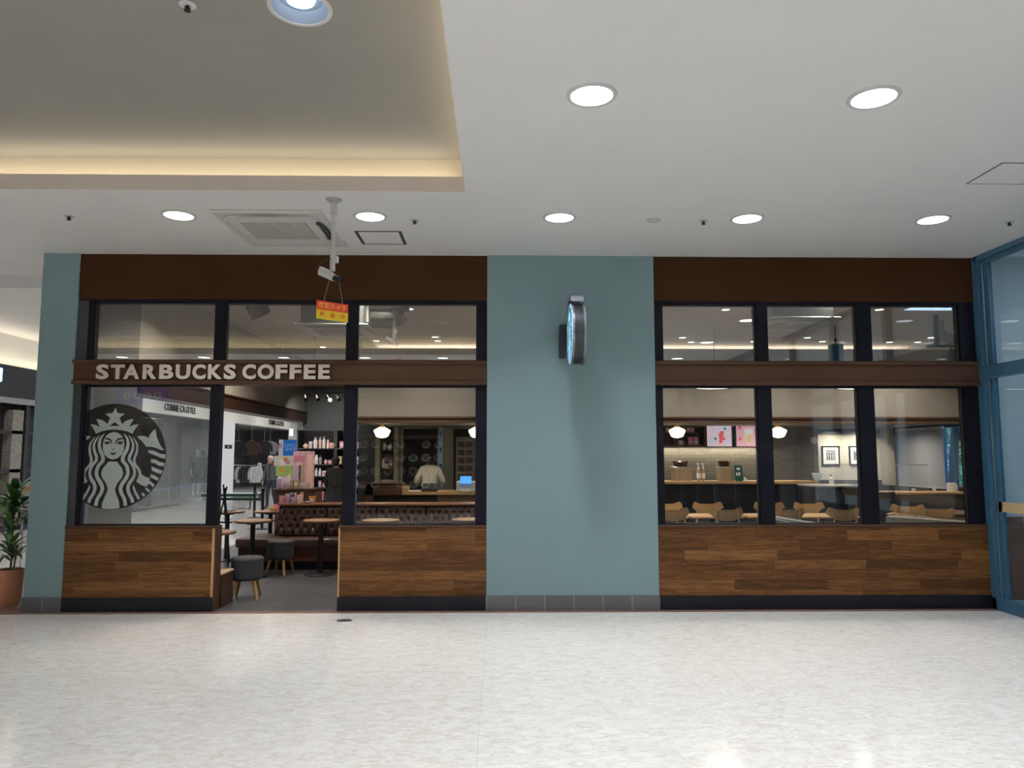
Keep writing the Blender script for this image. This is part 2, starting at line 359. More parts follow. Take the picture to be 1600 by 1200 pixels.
# ------------------------------------------------------------------ floors
XL, XR, YB = -10.05, 5.12, -13.0
struct('floor', MB().box(XL - 3, 8.6, YB, 0.0, -0.1, 0.0).box(XL - 3, -4.62, 0.0, 32, -0.1, 0.0), M_floor)
sbox('floor_shop', -4.62, 8.6, 0.0, 12.0, -0.1, 0.001, M_itile)
mb = MB(); mb.box(-5.9, XR, -0.095, -0.015, -0.004, 0.004); mb.prism([(-5.2, -0.095, -0.004), (-4.73, -0.095, -0.004), (-4.73, 0.25, -0.004), (-4.95, 0.25, -0.004), (-5.9, 0.0, -0.004)], (0, 0, 0.0085))
struct('trim_1', mb, M_red)
# ------------------------------------------------------------------ mall ceiling with its coffer
cx1, cy0, cy1, lip = -0.268, -7.6, -1.9, 3.765
mb = MB(); mb.box(XL - 3, 8.6, cy1, 0.1, HC, lip); mb.box(XL - 3, -4.62, 0.1, 0.965, HC, lip); mb.box(cx1, 8.6, YB, cy1, HC, lip); mb.box(XL - 3, cx1, YB, cy0, HC, lip)
struct('ceiling', mb, M_ceil)
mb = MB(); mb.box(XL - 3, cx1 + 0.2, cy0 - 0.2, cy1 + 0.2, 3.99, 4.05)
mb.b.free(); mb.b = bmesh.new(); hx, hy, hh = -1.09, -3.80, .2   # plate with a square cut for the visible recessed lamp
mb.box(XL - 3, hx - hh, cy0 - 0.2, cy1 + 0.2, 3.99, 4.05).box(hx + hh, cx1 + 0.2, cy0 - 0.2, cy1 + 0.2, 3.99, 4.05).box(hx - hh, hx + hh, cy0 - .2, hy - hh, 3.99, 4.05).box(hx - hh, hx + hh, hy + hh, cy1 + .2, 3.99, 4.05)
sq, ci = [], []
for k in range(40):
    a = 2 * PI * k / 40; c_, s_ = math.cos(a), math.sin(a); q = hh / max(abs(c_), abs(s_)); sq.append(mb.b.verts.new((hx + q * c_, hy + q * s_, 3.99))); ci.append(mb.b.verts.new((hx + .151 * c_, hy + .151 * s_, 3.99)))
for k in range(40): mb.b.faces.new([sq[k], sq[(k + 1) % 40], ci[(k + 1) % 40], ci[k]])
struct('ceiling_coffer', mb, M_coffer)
mb = MB(); mb.box(XL - 3, cx1 + 0.25, cy1 + 0.2, cy1 + 0.25, lip, 3.99); mb.box(XL - 3, cx1 + 0.25, cy0 - 0.25, cy0 - 0.2, lip, 3.99); mb.box(cx1 + 0.2, cx1 + 0.25, cy0 - 0.2, cy1 + 0.2, lip, 3.99)
struct('ceiling_coffer_side', mb, M_cove)
mb = MB()   # warm painted face of the coffer's lip
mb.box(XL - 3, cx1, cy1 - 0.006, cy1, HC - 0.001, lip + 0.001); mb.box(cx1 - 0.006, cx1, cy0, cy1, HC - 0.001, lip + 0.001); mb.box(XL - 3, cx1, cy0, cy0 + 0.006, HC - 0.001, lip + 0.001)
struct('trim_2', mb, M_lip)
mb = MB(); mb.box(XL - 3, -4.62, 0.965, 32, 4.1, 4.2); mb.box(XL - 3, -4.62, 0.965, 1.0, 3.765, 4.1)
mb.box(-9.6, -4.62, 2.6, 2.64, 3.86, 4.1).box(-7.4, -7.36, 0.97, 2.6, 4.06, 4.1)
struct('ceiling_corridor', mb, M_ceil)

# ------------------------------------------------------------------ front of the shop
def tiled_base(name, x0, x1, y1): return sbox(name, x0, x1, -0.012, y1, 0.0, 0.147, M_ctile)
sbox('wall_pier_corner', -4.73, -4.355, 0.0, 0.42, 0.0, HC, M_teal, bev=0.004)
tiled_base('baseboard_corner', -4.738, -4.350, 0.43)
sbox('wall_pier_middle', -0.122, 1.628, 0.0, 0.40, 0.0, HC, M_teal, bev=0.004)
tiled_base('baseboard_middle', -0.124, 1.632, 0.3)
for i, (x0, x1) in enumerate(((-4.355, -0.122), (1.628, XR - 0.09))):
    sbox('wall_fascia_%d' % (i + 1), x0, x1, 0.02, 0.14, 3.17, HC, M_brown)
    mb = MB(); mb.box(x0, x1, 0.0, 0.16, 2.32, 2.492); mb.box(x0 - (0.01 if i == 0 else 0), x1, -0.022, 0.16, 2.492, 2.53, 0.004); mb.box(x0 - (0.01 if i == 0 else 0), x1, -0.022, 0.16, 2.277, 2.32, 0.004)
    struct('trim_%d' % (3 + i), mb, M_band)
    sbox('wall_lintel_%d' % (i + 1), x0, x1, 0.03, 0.13, 3.15, 3.17, M_black)
def low_wall(i, x0, x1, jl=False, jr=False):
    sbox('wall_low_%d' % i, x0, x1, 0.012, 0.16, 0.13, 0.822, M_wood)
    mb = MB(); mb.box(x0 - 0.002, x1 + 0.002, 0.0, 0.165, 0.822, 0.846, 0.003); struct('trim_%d' % (4 + i), mb, M_band)
    sbox('baseboard_%d' % i, x0, x1, 0.0, 0.16, 0.0, 0.138, M_kick)
    if jr: sbox('trim_%d' % (10 + i), x1 - 0.022, x1 + 0.001, 0.009, 0.162, 0.138, 0.822, M_edge)
    if jl: sbox('trim_%d' % (10 + i), x0 - 0.001, x0 + 0.014, 0.009, 0.162, 0.138, 0.822, M_edge)
low_wall(1, -4.355, -2.862, jr=True); low_wall(2, -1.615, -0.122, jl=True); low_wall(3, 1.628, XR - 0.09)
# side return of the doorway, dark walnut
sbox('wall_door_return', -2.862, -2.845, 0.02, 0.165, 0.0, 0.84, M_dwood)

def window(i, x0, x1, z0, z1, g, gx0=None, gx1=None):
    """frame x0..x1 x z0..z1, glass inset"""
    w_ = snode('window_%d' % i); t = 0.02
    mb = MB()
    mb.box(x0, gx0, 0.03, 0.13, z0, z1); mb.box(gx1, x1, 0.03, 0.13, z0, z1)
    mb.box(gx0, gx1, 0.05, 0.13, z1 - t, z1); mb.box(gx0, gx1, 0.05, 0.13, z0, z0 + 0.012)
    # slim glazing beads
    mb.box(gx0, gx0 + 0.008, 0.06, 0.10, z0 + .012, z1 - t, mi=1); mb.box(gx1 - 0.008, gx1, 0.06, 0.10, z0 + .012, z1 - t, mi=1)
    f = mb.build('window_frame', [M_black, M_blackm], w_); 
    struct('window_pane', MB().box(gx0, gx1, 0.088, 0.092, z0 + .01, z1 - t + .002), g, w_)
    return w_
# panes seen as (x0, x1) of the glass, frames meet halfway on the mullions
up = [[(-4.20, -2.95), (-2.84, -1.587), (-1.474, -0.229)], [(1.722, 2.706), (2.83, 3.78), (3.931, 4.872)]]
lo = [[(-4.242, -2.966), None, (-1.47, -0.232)], [(1.708, 2.698), (2.846, 3.762), (3.927, 4.874)]]
k = 1
for row, z0, z1, g in ((up, 2.53, 3.15, M_glass_up), (lo, 0.846, 2.277, M_glass)):
    for side, (a0, a1) in zip(row, ((-4.355, -0.122), (1.628, XR - 0.09))):
        for j, q in enumerate(side):
            if q is None: continue
            ups = up[0 if a0 < 0 else 1]
            x0 = a0 if j == 0 else ((side[j - 1][1] + q[0]) / 2 if side[j - 1] else -1.592)
            x1 = a1 if j == 2 else ((side[j + 1][0] + q[1]) / 2 if side[j + 1] else -2.858)
            window(k, x0, x1, z0, z1, g, q[0], q[1]); k += 1
# grey cover strip at the corner pier
sbox('trim_21', -4.352, -4.275, 0.022, 0.05, 0.846, 2.277, M_blackg); sbox('trim_22', -4.352, -4.245, 0.022, 0.05, 2.53, 3.15, M_blackg)

# ------------------------------------------------------------------ shop shell
ICH = 3.72
sbox('ceiling_shop', -4.45, 8.6, 0.1, 9.5, ICH, ICH + 0.1, mat('shop_ceiling', (0.70, 0.64, 0.58), 0.8, noise=0.05, nscale=1.5))
M_green = mat('dark_green_grey_wall', (0.105, 0.125, 0.12), 0.6, noise=0.03, nscale=3)
M_gwall = mat('grey_side_wall', (0.16, 0.165, 0.165), 0.55, noise=0.05, nscale=2)
sbox('wall_above_front', -4.45, 8.5, 0.1, 0.18, HC - 0.02, ICH, M_beige)
sbox('wall_side_pier', -4.62, -4.36, 0.42, 1.38, 0.0, ICH, M_gwall)
sbox('wall_corridor_side', -4.58, -4.40, 1.38, 9.3, 2.52, 4.1, mat('side_plaster', (0.50, 0.47, 0.40), 0.65, noise=0.1, nscale=1.6, stretch=(1, 1, 0.2)))
mb = MB(); mb.box(-4.62, -4.33, 1.38, 9.3, 2.295, 2.50); mb.box(-4.62, -4.31, 1.38, 9.3, 2.50, 2.525)
struct('trim_23', mb, M_dwood)
sbox('wall_back', -4.42, -2.0, 9.3, 9.4, 0, ICH, M_green)
sbox('wall_corridor_end_side', -4.55, -4.42, 9.3, 32, 0, 4.2, M_white)
sbox('wall_soffit', -2.49, 8.5, 5.6, 5.66, 2.235, 3.46, M_beige)
mb = MB(); mb.box(-2.49, 8.5, 5.56, 5.66, 2.12, 2.235); mb.box(-2.5, 8.5, 5.53, 5.58, 2.205, 2.24, 0.004); mb.box(-2.5, 8.5, 5.53, 5.58, 2.115, 2.14, 0.004)
struct('trim_24', mb, mat('soffit_wood', (0.15, 0.085, 0.05), 0.4, noise=0.2, nscale=4, stretch=(0.3, 1, 3)))
sbox('wall_soffit_top', -2.49, 8.5, 5.66, 7.4, 3.44, 3.46, M_beige)
sbox('wall_above_soffit', -2.49, 8.5, 7.35, 7.42, 3.46, ICH, M_beige)
sbox('wall_soffit_end', -2.5, -2.44, 5.66, 9.3, 2.12, ICH, M_green)
sbox('ceiling_bar', -2.49, 8.5, 5.66, 9.0, 2.14, 2.2, mat('bar_ceiling', (0.50, 0.47, 0.42), 0.7))
sbox('wall_right_shop_low', 8.4, 8.5, 0.1, 9.0, 0, 0.92, mat('dark_dado', (0.05, 0.045, 0.045), 0.5))
sbox('wall_right_shop_top', 8.4, 8.5, 0.1, 9.0, 2.12, ICH, M_beige)
sbox('wall_right_shop_near', 8.4, 8.5, 0.1, 4.6, 0.92, 2.12, M_beige)
sbox('wall_right_shop_far', 8.4, 8.5, 8.05, 9.0, 0.92, 2.12, M_beige)
# mall envelope
M_mallw = mat('mall_wall', (0.72, 0.70, 0.67), 0.6, noise=0.03)
sbox('wall_left', XL - 3.1, XL - 3, YB, 32, 0, 4.2, M_mallw)
sbox('wall_rear', XL - 3, 8.6, YB - 0.1, YB, 0, 4.1, M_mallw)
sbox('wall_far_end', XL - 3, -3, 32, 32.1, 0, 4.2, M_white)
# ------------------------------------------------------------------ lobby with blue frames
def xbox(x0, x1, y0, y1, z0, z1, nm, m=M_blue): return sbox(nm, x0, x1, y0, y1, z0, z1, m, lob, 0.003)
lob = snode('window_20')
X0, X1 = 5.03, 5.12
mb = MB()
mb.box(X0, X1, -0.06, 0.2, 0, HC); mb.box(X0 + .02, X1, -0.105, -0.06, 0, HC); mb.box(X0 + 0.05, X1, -0.16, -0.105, 0.0, HC)
mb.box(X0, X1, -3.2, -0.0, HC - 0.055, HC); mb.box(X0 + .03, X1, -3.2, 0, HC - .09, HC - .055)
mb.box(X0, X1, -3.2, -0.06, 2.345, 2.475); mb.box(X0, X1, -3.2, 0, 0.0, 0.115)
mb.box(X0, X1, -1.75, -1.65, 0, HC); mb.box(X0, X1, -3.3, -3.2, 0, HC)
mb.box(X0 + .018, X0 + .03, -0.112, -0.106, 0.115, 2.345, mi=1); mb.box(X0 + .018, X0 + .03, -0.112, -0.106, 2.475, HC - .09, mi=1)
mb.build('window_frame', [M_blue, M_steel], lob)
M_lglass = glass_mat('lobby_glass', 0.03, (0.80, 0.88, 0.93))
mb = MB(); 
for a, b in ((-1.65, -0.11), (-3.2, -1.75)): mb.box(X0 + .06, X0 + .066, a, b, 0.1, 2.36).box(X0 + .06, X0 + .066, a, b, 2.46, HC - .05)
mb.build('window_pane', M_lglass, lob)
struct('window_band', MB().box(X0 + .05, X0 + .058, -1.65, -0.075, 0.985, 1.085).box(X0 + .05, X0 + .058, -3.2, -1.75, 0.985, 1.085), mat('tan_band', (0.55, 0.41, 0.22), 0.6), lob)
sbox('wall_lobby_back', X1, 8.5, -0.06, 0.0, 0, HC, mat('lobby_wall', (0.62, 0.66, 0.67), 0.6))
sbox('wall_lobby_low', X1 + .01, 5.35, -0.075, -0.06, 0.1, 0.93, M_red)
sbox('wall_lobby_right', 8.4, 8.5, YB, 0, 0, HC, mat('lobby_wall2', (0.10, 0.105, 0.11), 0.6))
lo2 = snode('window_21'); mb = MB(); mb.box(X0, X1, YB, -3.3, HC - .1, HC).box(X0, X1, YB, -3.3, 0, .115).box(X0, X1, YB, -3.3, 2.345, 2.475)
for y in (-4.9, -6.5, -8.1, -9.7, -11.3, -12.95): mb.box(X0, X1, y, y + .1, 0, HC)
mb.build('window_frame', M_blue, lo2); MB().box(X0 + .06, X0 + .066, YB, -3.3, .1, HC - .1).build('window_pane', M_lglass, lo2)
area('lobby_lamp', (6.6, -1.8, HC - 0.02), 40, 1.6, 1.6, color=(0.72, 0.87, 1.0))
# ------------------------------------------------------------------ ceiling fixtures of the mall
M_ring = mat('white_trim_ring', (0.62, 0.63, 0.64), 0.4)
def make_downlight():
    t = thing('ceiling_downlight', '', 'ceiling light', (0, 0, HC))
    MB().lathe([(0.122, -0.001), (0.124, -0.010), (0.145, -0.009), (0.150, -0.001)], 40).build('trim_ring', M_ring, t, True)
    MB().lathe([(0.0, -0.006), (0.122, -0.006), (0.122, -0.002)], 40).build('lens', M_lamp, t)
    return t
dl0 = make_downlight()
DL_LABELS = {(-2.80, -1.275): 'round lit downlight between the corner pier and the air conditioner', (-1.13, -1.275): 'round lit downlight beside the camera pole and the dark-framed access hatch',
 (0.535, -1.275): 'round lit downlight in the low ceiling, in front of the middle teal pier', (2.20, -1.275): 'round lit downlight next to the sprinkler head beside the smoke detector',
 (3.865, -1.275): 'round lit downlight by the shop front, the one closest to the blue framed glass', (0.54, -3.525): 'large round downlight in the plain ceiling beside the recessed ceiling corner',
 (2.20, -3.525): 'large round downlight in the plain ceiling, in front of the thin square hatch'}
first = True
for x, y in DOWNLIGHTS:
    lab = DL_LABELS.get((x, y)); 
    if lab is None and y > -2: lab = 'round downlight beyond the corner pier, outside the shop front'
    lab2 = lab or 'round downlight in the mall ceiling mirrored in the shop panes'
    if first: dl0.location = (x, y, HC); dl0['label'] = lab2; dl0['group'] = 'round downlights of the mall ceiling'; first = False
    else: dup(dl0, (x, y, HC), 0, lab2, 'round downlights of the mall ceiling')
# recessed lamps of the coffer: reflector cup with the lamp deep inside
M_cup = mat('blue_white_reflector', (0.24, 0.30, 0.40), 0.35, spec=0.3)
def make_can():
    t = thing('recessed_spotlight', 'round recessed lamp', 'ceiling light', (0, 0, 3.99), group='recessed lamps of the raised ceiling')
    MB().lathe([(0.150, -0.002), (0.152, -0.008), (0.172, -0.007), (0.175, -0.001)], 40).build('trim_ring', M_ring, t, True)
    MB().lathe([(0.151, -0.004), (0.145, 0.0), (0.122, 0.055), (0.08, 0.06)], 40).build('reflector', M_cup, t, True)
    MB().lathe([(0.0, 0.020), (0.05, 0.026), (0.075, 0.040), (0.082, 0.059)], 32).build('lamp', emis('spot_glow', (0.9, 0.96, 1.0), 5.0), t, True)
    return t
can0 = make_can()
for i, (x, y) in enumerate(COFFER_LIGHTS):
    if i == 0: can0.location = (x, y, 3.99); can0['label'] = 'round recessed lamp with pale blue reflector cup in the raised warm ceiling'
    else: dup(can0, (x, y, 3.99), 0, 'recessed spotlight of the raised ceiling behind the viewer')

def sprinkler(px, py, z, label):
    x, y = G(px, py, z)
    t = thing('sprinkler_head', label, 'sprinkler', (x, y, z), group='sprinkler heads in the ceiling')
    MB().lathe([(0.0, -0.001), (0.02, -0.004), (0.042, -0.003), (0.045, 0.0)][::-1], 20).build('escutcheon', M_ring, t, True)
    mb = MB(); mb.cyl((0, 0, -0.03), (0, 0, -0.004), 0.009, n=10); mb.cyl((0, 0, -0.034), (0, 0, -0.030), 0.018, n=14)
    for s in (-1, 1): mb.tube([(s * .014, 0, -.006), (s * .016, 0, -.02), (0, 0, -.032)], 0.003, 6)
    mb.build('nozzle', M_blackm, t)
sprinkler(648, 344, HC, 'small sprinkler head in the ceiling near the access hatch')
sprinkler(1099, 345, HC, 'small sprinkler head between the round detector and a downlight')
sprinkler(1577, 347, HC, 'small sprinkler head in the ceiling above the blue framed glass')
sprinkler(108, 338, HC, 'small sprinkler head above the corner pier')
sprinkler(293, 8, 3.99, 'small sprinkler head in the raised ceiling')
x, y = G(1021, 344, HC)
t = thing('smoke_detector', 'flat round pale detector in the ceiling beside a sprinkler head', 'smoke detector', (x, y, HC))
MB().lathe([(0, -0.018), (0.035, -0.016), (0.05, -0.006), (0.07, -0.001)], 28).build('cover', mat('detector_plastic', (0.58, 0.58, 0.58), 0.5), t, True)
MB().lathe([(0, -0.022), (0.012, -0.021), (0.014, -0.017)], 16).build('lens', M_ring, t, True)

# ceiling air conditioner
M_acp = mat('ac_plastic', (0.66, 0.655, 0.63), 0.45); M_acg = mat('ac_grille_cloth', (0.40, 0.385, 0.36), 0.7, noise=0.1, nscale=300)
def air_conditioner(label, loc, dz=0.0, hung=False):
    t = thing('ceiling_air_conditioner', label, 'air conditioner', loc)
    MB().box(-.475, .475, -.475, .475, -.022, 0, 0.008).build('panel', M_acp, t)
    mb = MB(); pts = []
    for cxs, cys, a0 in ((.30, .30, 0), (-.30, .30, 90), (-.30, -.30, 180), (.30, -.30, 270)):
        for k in range(6):
            a = R(a0 + k * 18); pts.append((cxs + .10 * math.cos(a), cys + .10 * math.sin(a), -.022))
    mb.prism(pts, (0, 0, -.022)); mb.build('cover', M_acp, t, bevel=0.006)
    mb = MB()
    for k in range(4): mb.box(-.29 + k * .148, -.29 + k * .148 + .136, -.25, .25, -.049, -.043)
    mb.build('grille', M_acg, t)
    for k in range(4):
        a = k * PI / 2; mb = MB(); c, s = math.cos(a), math.sin(a)
        prof = []
        for j in range(9):
            u = -.27 + j * .0675; bow = .40 + .045 * math.cos(PI * u / .56)
            prof.append((u, bow))
        pl = [(u, b_) for u, b_ in prof] + [(u, .385) for u, b_ in prof[::-1]]
        tilt = 0.0
        mb.prism([(u * c - b_ * s, u * s + b_ * c, -.050 - (.02 if k == 2 else 0) * (b_ - .39) / .05) for u, b_ in pl], (0, 0, .010))
        mb.build('vane', M_blackm if (k == 3 and not hung) else M_acp, t)
        if k == 3 and not hung:
            MB().prism([((u * .8) * c - (b_ - .012) * s, (u * .8) * s + (b_ - .012) * c, -.0545) for u, b_ in [(p[0], p[1]) for p in prof] + [(p[0], p[1] - .018) for p in prof[::-1]]], (0, 0, .004)).build('slot_highlight', M_steel, t)
    return t
t = air_conditioner('white square ceiling air conditioner with curved vanes above the shop sign', (-2.0, -0.965, HC)); t.scale = (1.0, 1.0, 1.0)
o = MB().box(-2.46, -1.50, -.49, -.33, HC - .012, HC, .003).build('cover_plate', mat('patch_plate', (0.66, 0.65, 0.64), 0.6)); tag(o, 'flat white cover plate in the ceiling beside the air conditioner', 'panel')

def hatch(x0, x1, y0, y1, label, fw, fm):
    t = thing('access_hatch', label, 'access hatch', ((x0 + x1) / 2, (y0 + y1) / 2, HC)); a, b = (x1 - x0) / 2, (y1 - y0) / 2
    mb = MB(); z0, z1 = -.005, 0
    mb.box(-a, -a + fw, -b, b, z0, z1).box(a - fw, a, -b, b, z0, z1).box(-a + fw, a - fw, -b, -b + fw * .6, z0, z1).box(-a + fw, a - fw, b - fw * .6, b, z0, z1)
    mb.build('frame', fm, t); MB().box(-a + fw + .002, a - fw - .002, -b + fw * .6 + .002, b - fw * .6 - .002, -.004, 0).build('lid', M_ceil, t)
M_slot = mat('dark_gap', (0.05, 0.045, 0.04), 0.7)
hatch(-1.354, -0.916, -0.838, -0.405, 'square ceiling access hatch with dark slotted frame beside the camera pole', 0.028, M_slot)
hatch(3.61, 4.06, -2.57, -2.15, 'square ceiling access hatch with thin grey frame near the blue framed glass', 0.012, mat('grey_gap', (0.16, 0.16, 0.17), 0.6))

# ------------------------------------------------------------------ security camera on its pole
Yc = -1.70; px_ = -1.355; M_pole = mat('pole_white', (0.60, 0.59, 0.57), 0.4)
t = thing('security_camera', 'white security camera pointing down at the end of a ceiling pole', 'security camera', (px_, Yc, HC))
mb = MB(); mb.lathe([(0.0, -0.028), (0.03, -0.026), (0.05, -0.012), (0.068, -0.001)], 28); mb.build('ceiling_rose', mat('rose_grey', (0.42, 0.42, 0.44), 0.4, metal=0.4), t, True)
mb = MB(); mb.cyl((0, 0, -.12), (0, 0, -.02), .024, n=20); mb.cyl((0, 0, -.43), (0, 0, -.12), .017, n=20); mb.cyl((0, 0, -.60), (0.0, 0, -.41), .0215, n=20)
mb.cyl((0, 0, -.125), (0, 0, -.115), .03, n=20); mb.cyl((0, 0, -.445), (0, 0, -.43), .025, n=20); mb.build('pole', M_pole, t, True)
mb = MB(); mb.box(0.012, 0.045, -.015, .02, -.53, -.475, 0.004); mb.build('junction_box', M_pole, t)
cz = -0.635
mb = MB(); d = Vector((0.86, -0.25, -0.42)).normalized()
c0 = Vector((-0.030, 0, cz)); mb.cyl(c0 - d * .085, c0 + d * .055, .030, n=20); mb.cyl(c0 - d * .085 + Vector((0, 0, .018)), c0 + d * .03 + Vector((0, 0, .018)), .026, n=16); mb.build('body', M_pole, t, True)
mb = MB(); mb.cyl(c0 + d * .055, c0 + d * .085, .024, .028, n=20); mb.cyl(c0 + d * .085, c0 + d * .10, .030, n=20); mb.build('camera_lens', M_blackm, t, True)
mb = MB(); mb.cyl((0, 0, -.60), c0 + Vector((.012, 0, .02)), .007, n=10); mb.sph((0, 0, -.60), .013, 12); mb.build('bracket', M_blackm, t, True)
mb = MB(); mb.tube([(.02, -.01, -.50), (-.03, -.02, -.50), (-.085, -.02, -.53), (-.125, 0, -.575), (-.118, 0, -.60), c0 - d * .085], .0035, 6); mb.build('cable', M_blackm, t)
# hanging warning board
t = thing('hanging_sign', 'small red and yellow warning board hung on strings under the security camera', 'sign', (-1.345, Yc - .002, 2.712)); t.rotation_euler = (0, 0, R(42))
w2, h2 = .143, .074
mb = MB(); mb.box(-w2, w2, 0, .004, 0.002, h2); mb.build('upper_board', mat('sign_red', (0.72, 0.06, 0.015), 0.4), t)
MB().box(-w2, w2, 0, .004, -h2, .002).build('lower_board', mat('sign_yellow', (0.85, 0.60, 0.02), 0.4), t)
My = mat('sign_lettering_yellow', (1.0, 0.55, 0.12), 0.5); Mr = mat('sign_lettering_red', (0.72, 0.10, 0.02), 0.5)
text('lettering', '防犯カメラ', .050, My, (0, -.001, .036), parent=t, bold=.0006, depth=.001)
for i, ch in enumerate('録画中'): text('lettering', ch, .042, Mr, (-.095 + .095 * i, -.001, -.036), parent=t, bold=.0008, depth=.001)
t2 = MB(); 
for sx, top in ((-.075, (-1.372, Yc - .0, 2.99)), (.085, (-1.300, Yc - .0, 2.975))):
    bot = Matrix.Rotation(R(42), 3, 'Z') @ Vector((sx, 0, .074)) + Vector((-1.345, Yc, 2.712))
    t2.cyl(top, bot + Vector((0, 0, .03)), .0016, n=6); t2.tube([bot + Vector((0, 0, .03)), bot + Vector((.006, 0, .015)), bot + Vector((0, 0, -.004)), bot + Vector((-.006, 0, .012)), bot + Vector((0, 0, .03))], .0016, 5)
o = t2.build('string', mat('string_tan', (0.45, 0.36, 0.26), 0.7)); o.parent = t; o.matrix_parent_inverse = (Matrix.Translation(t.location) @ Matrix.Rotation(R(42), 4, 'Z')).inverted()

# ------------------------------------------------------------------ shop name in raised letters
M_let = mat('cream_letter', (0.66, 0.575, 0.49), 0.35, noise=0.05, nscale=6)
M_letside = mat('letter_side', (0.10, 0.06, 0.04), 0.5)
t = thing('shop_sign', 'cream raised letters of the shop name on the brown band over the doorway', 'sign', (-2.7, 0.0, 2.41))
LET = [('S', 150, 170.4), ('T', 172.7, 195), ('A', 193, 218.5), ('R', 223, 245), ('B', 249, 271.3), ('U', 274.7, 297.5), ('C', 300.6, 321.6), ('K', 325, 347.3), ('S', 349.7, 369),
       ('C', 378.7, 400), ('O', 402.5, 428.2), ('F', 430.6, 449), ('F', 452.8, 471), ('E', 474.7, 493.2), ('E', 497.5, 515.4)]
for ch, a, b in LET:
    me = text_mesh(ch, 1.0, 0.1, bold=0.042)
    xs = [v.co.x for v in me.vertices]; ys = [v.co.y for v in me.vertices]
    xa = P(a, 580, -.03)[0]; xb = P(b, 580, -.03)[0]; rnd = 0.0028 if ch in 'SCOU' else 0
    za, zb = P(a, 592.3, -.03)[1] - (rnd if True else 0), P(a, 569.4, -.03)[1] + (rnd if ch != 'U' else 0)
    sx = (xb - xa) / (max(xs) - min(xs)); sy = (zb - za) / (max(ys) - min(ys)); mx, my = min(xs), min(ys)
    for v in me.vertices:
        v.co = Vector((xa + (v.co.x - mx) * sx + 2.7, -0.005 - (v.co.z + .05) / .1 * 0.028, za + (v.co.y - my) * sy - 2.41))
    me.materials.clear(); me.materials.append(M_let); me.materials.append(M_letside)
    bm = bmesh.new(); bm.from_mesh(me); bmesh.ops.recalc_face_normals(bm, faces=bm.faces)
    for f in bm.faces: f.material_index = 0 if abs(f.normal.y) > .5 else 1
    bm.to_mesh(me); bm.free()
    o = bpy.data.objects.new('letter', me); COL.objects.link(o); o.parent = t

# ------------------------------------------------------------------ round siren emblem (used on the pane and on the blade sign)
def smooth_closed(pts, n=4):
    out = []; L = len(pts)
    for i in range(L):
        p0, p1, p2, p3 = [Vector(pts[(i + k - 1) % L]) for k in range(4)]
        for j in range(n):
            u = j / n; out.append(0.5 * ((2 * p1) + (p2 - p0) * u + (2 * p0 - 5 * p1 + 4 * p2 - p3) * u * u + (3 * p1 - p0 - 3 * p2 + p3) * u ** 3))
    return out
def ribbon(pts, n=5):
    """pts: (x, y, width) centre line -> outline"""
    P3 = [Vector((x, y, w_)) for x, y, w_ in pts]; P3 = [P3[0] * 2 - P3[1]] + P3 + [P3[-1] * 2 - P3[-2]]; c = []
    for i in range(1, len(P3) - 2):
        p0, p1, p2, p3 = P3[i - 1:i + 3]
        for j in range(n):
            u = j / n; c.append(0.5 * ((2 * p1) + (p2 - p0) * u + (2 * p0 - 5 * p1 + 4 * p2 - p3) * u * u + (3 * p1 - p0 - 3 * p2 + p3) * u ** 3))
    c.append(P3[-2]); a, b = [], []
    for i, q in enumerate(c):
        d = c[min(i + 1, len(c) - 1)] - c[max(i - 1, 0)]; d.z = 0; d.normalize(); nn = Vector((-d.y, d.x)); w_ = max(abs(q.z), 1) / 2
        a.append(Vector((q.x + nn.x * w_, q.y + nn.y * w_))); b.append(Vector((q.x - nn.x * w_, q.y - nn.y * w_)))
    return a, b
B_ = 853
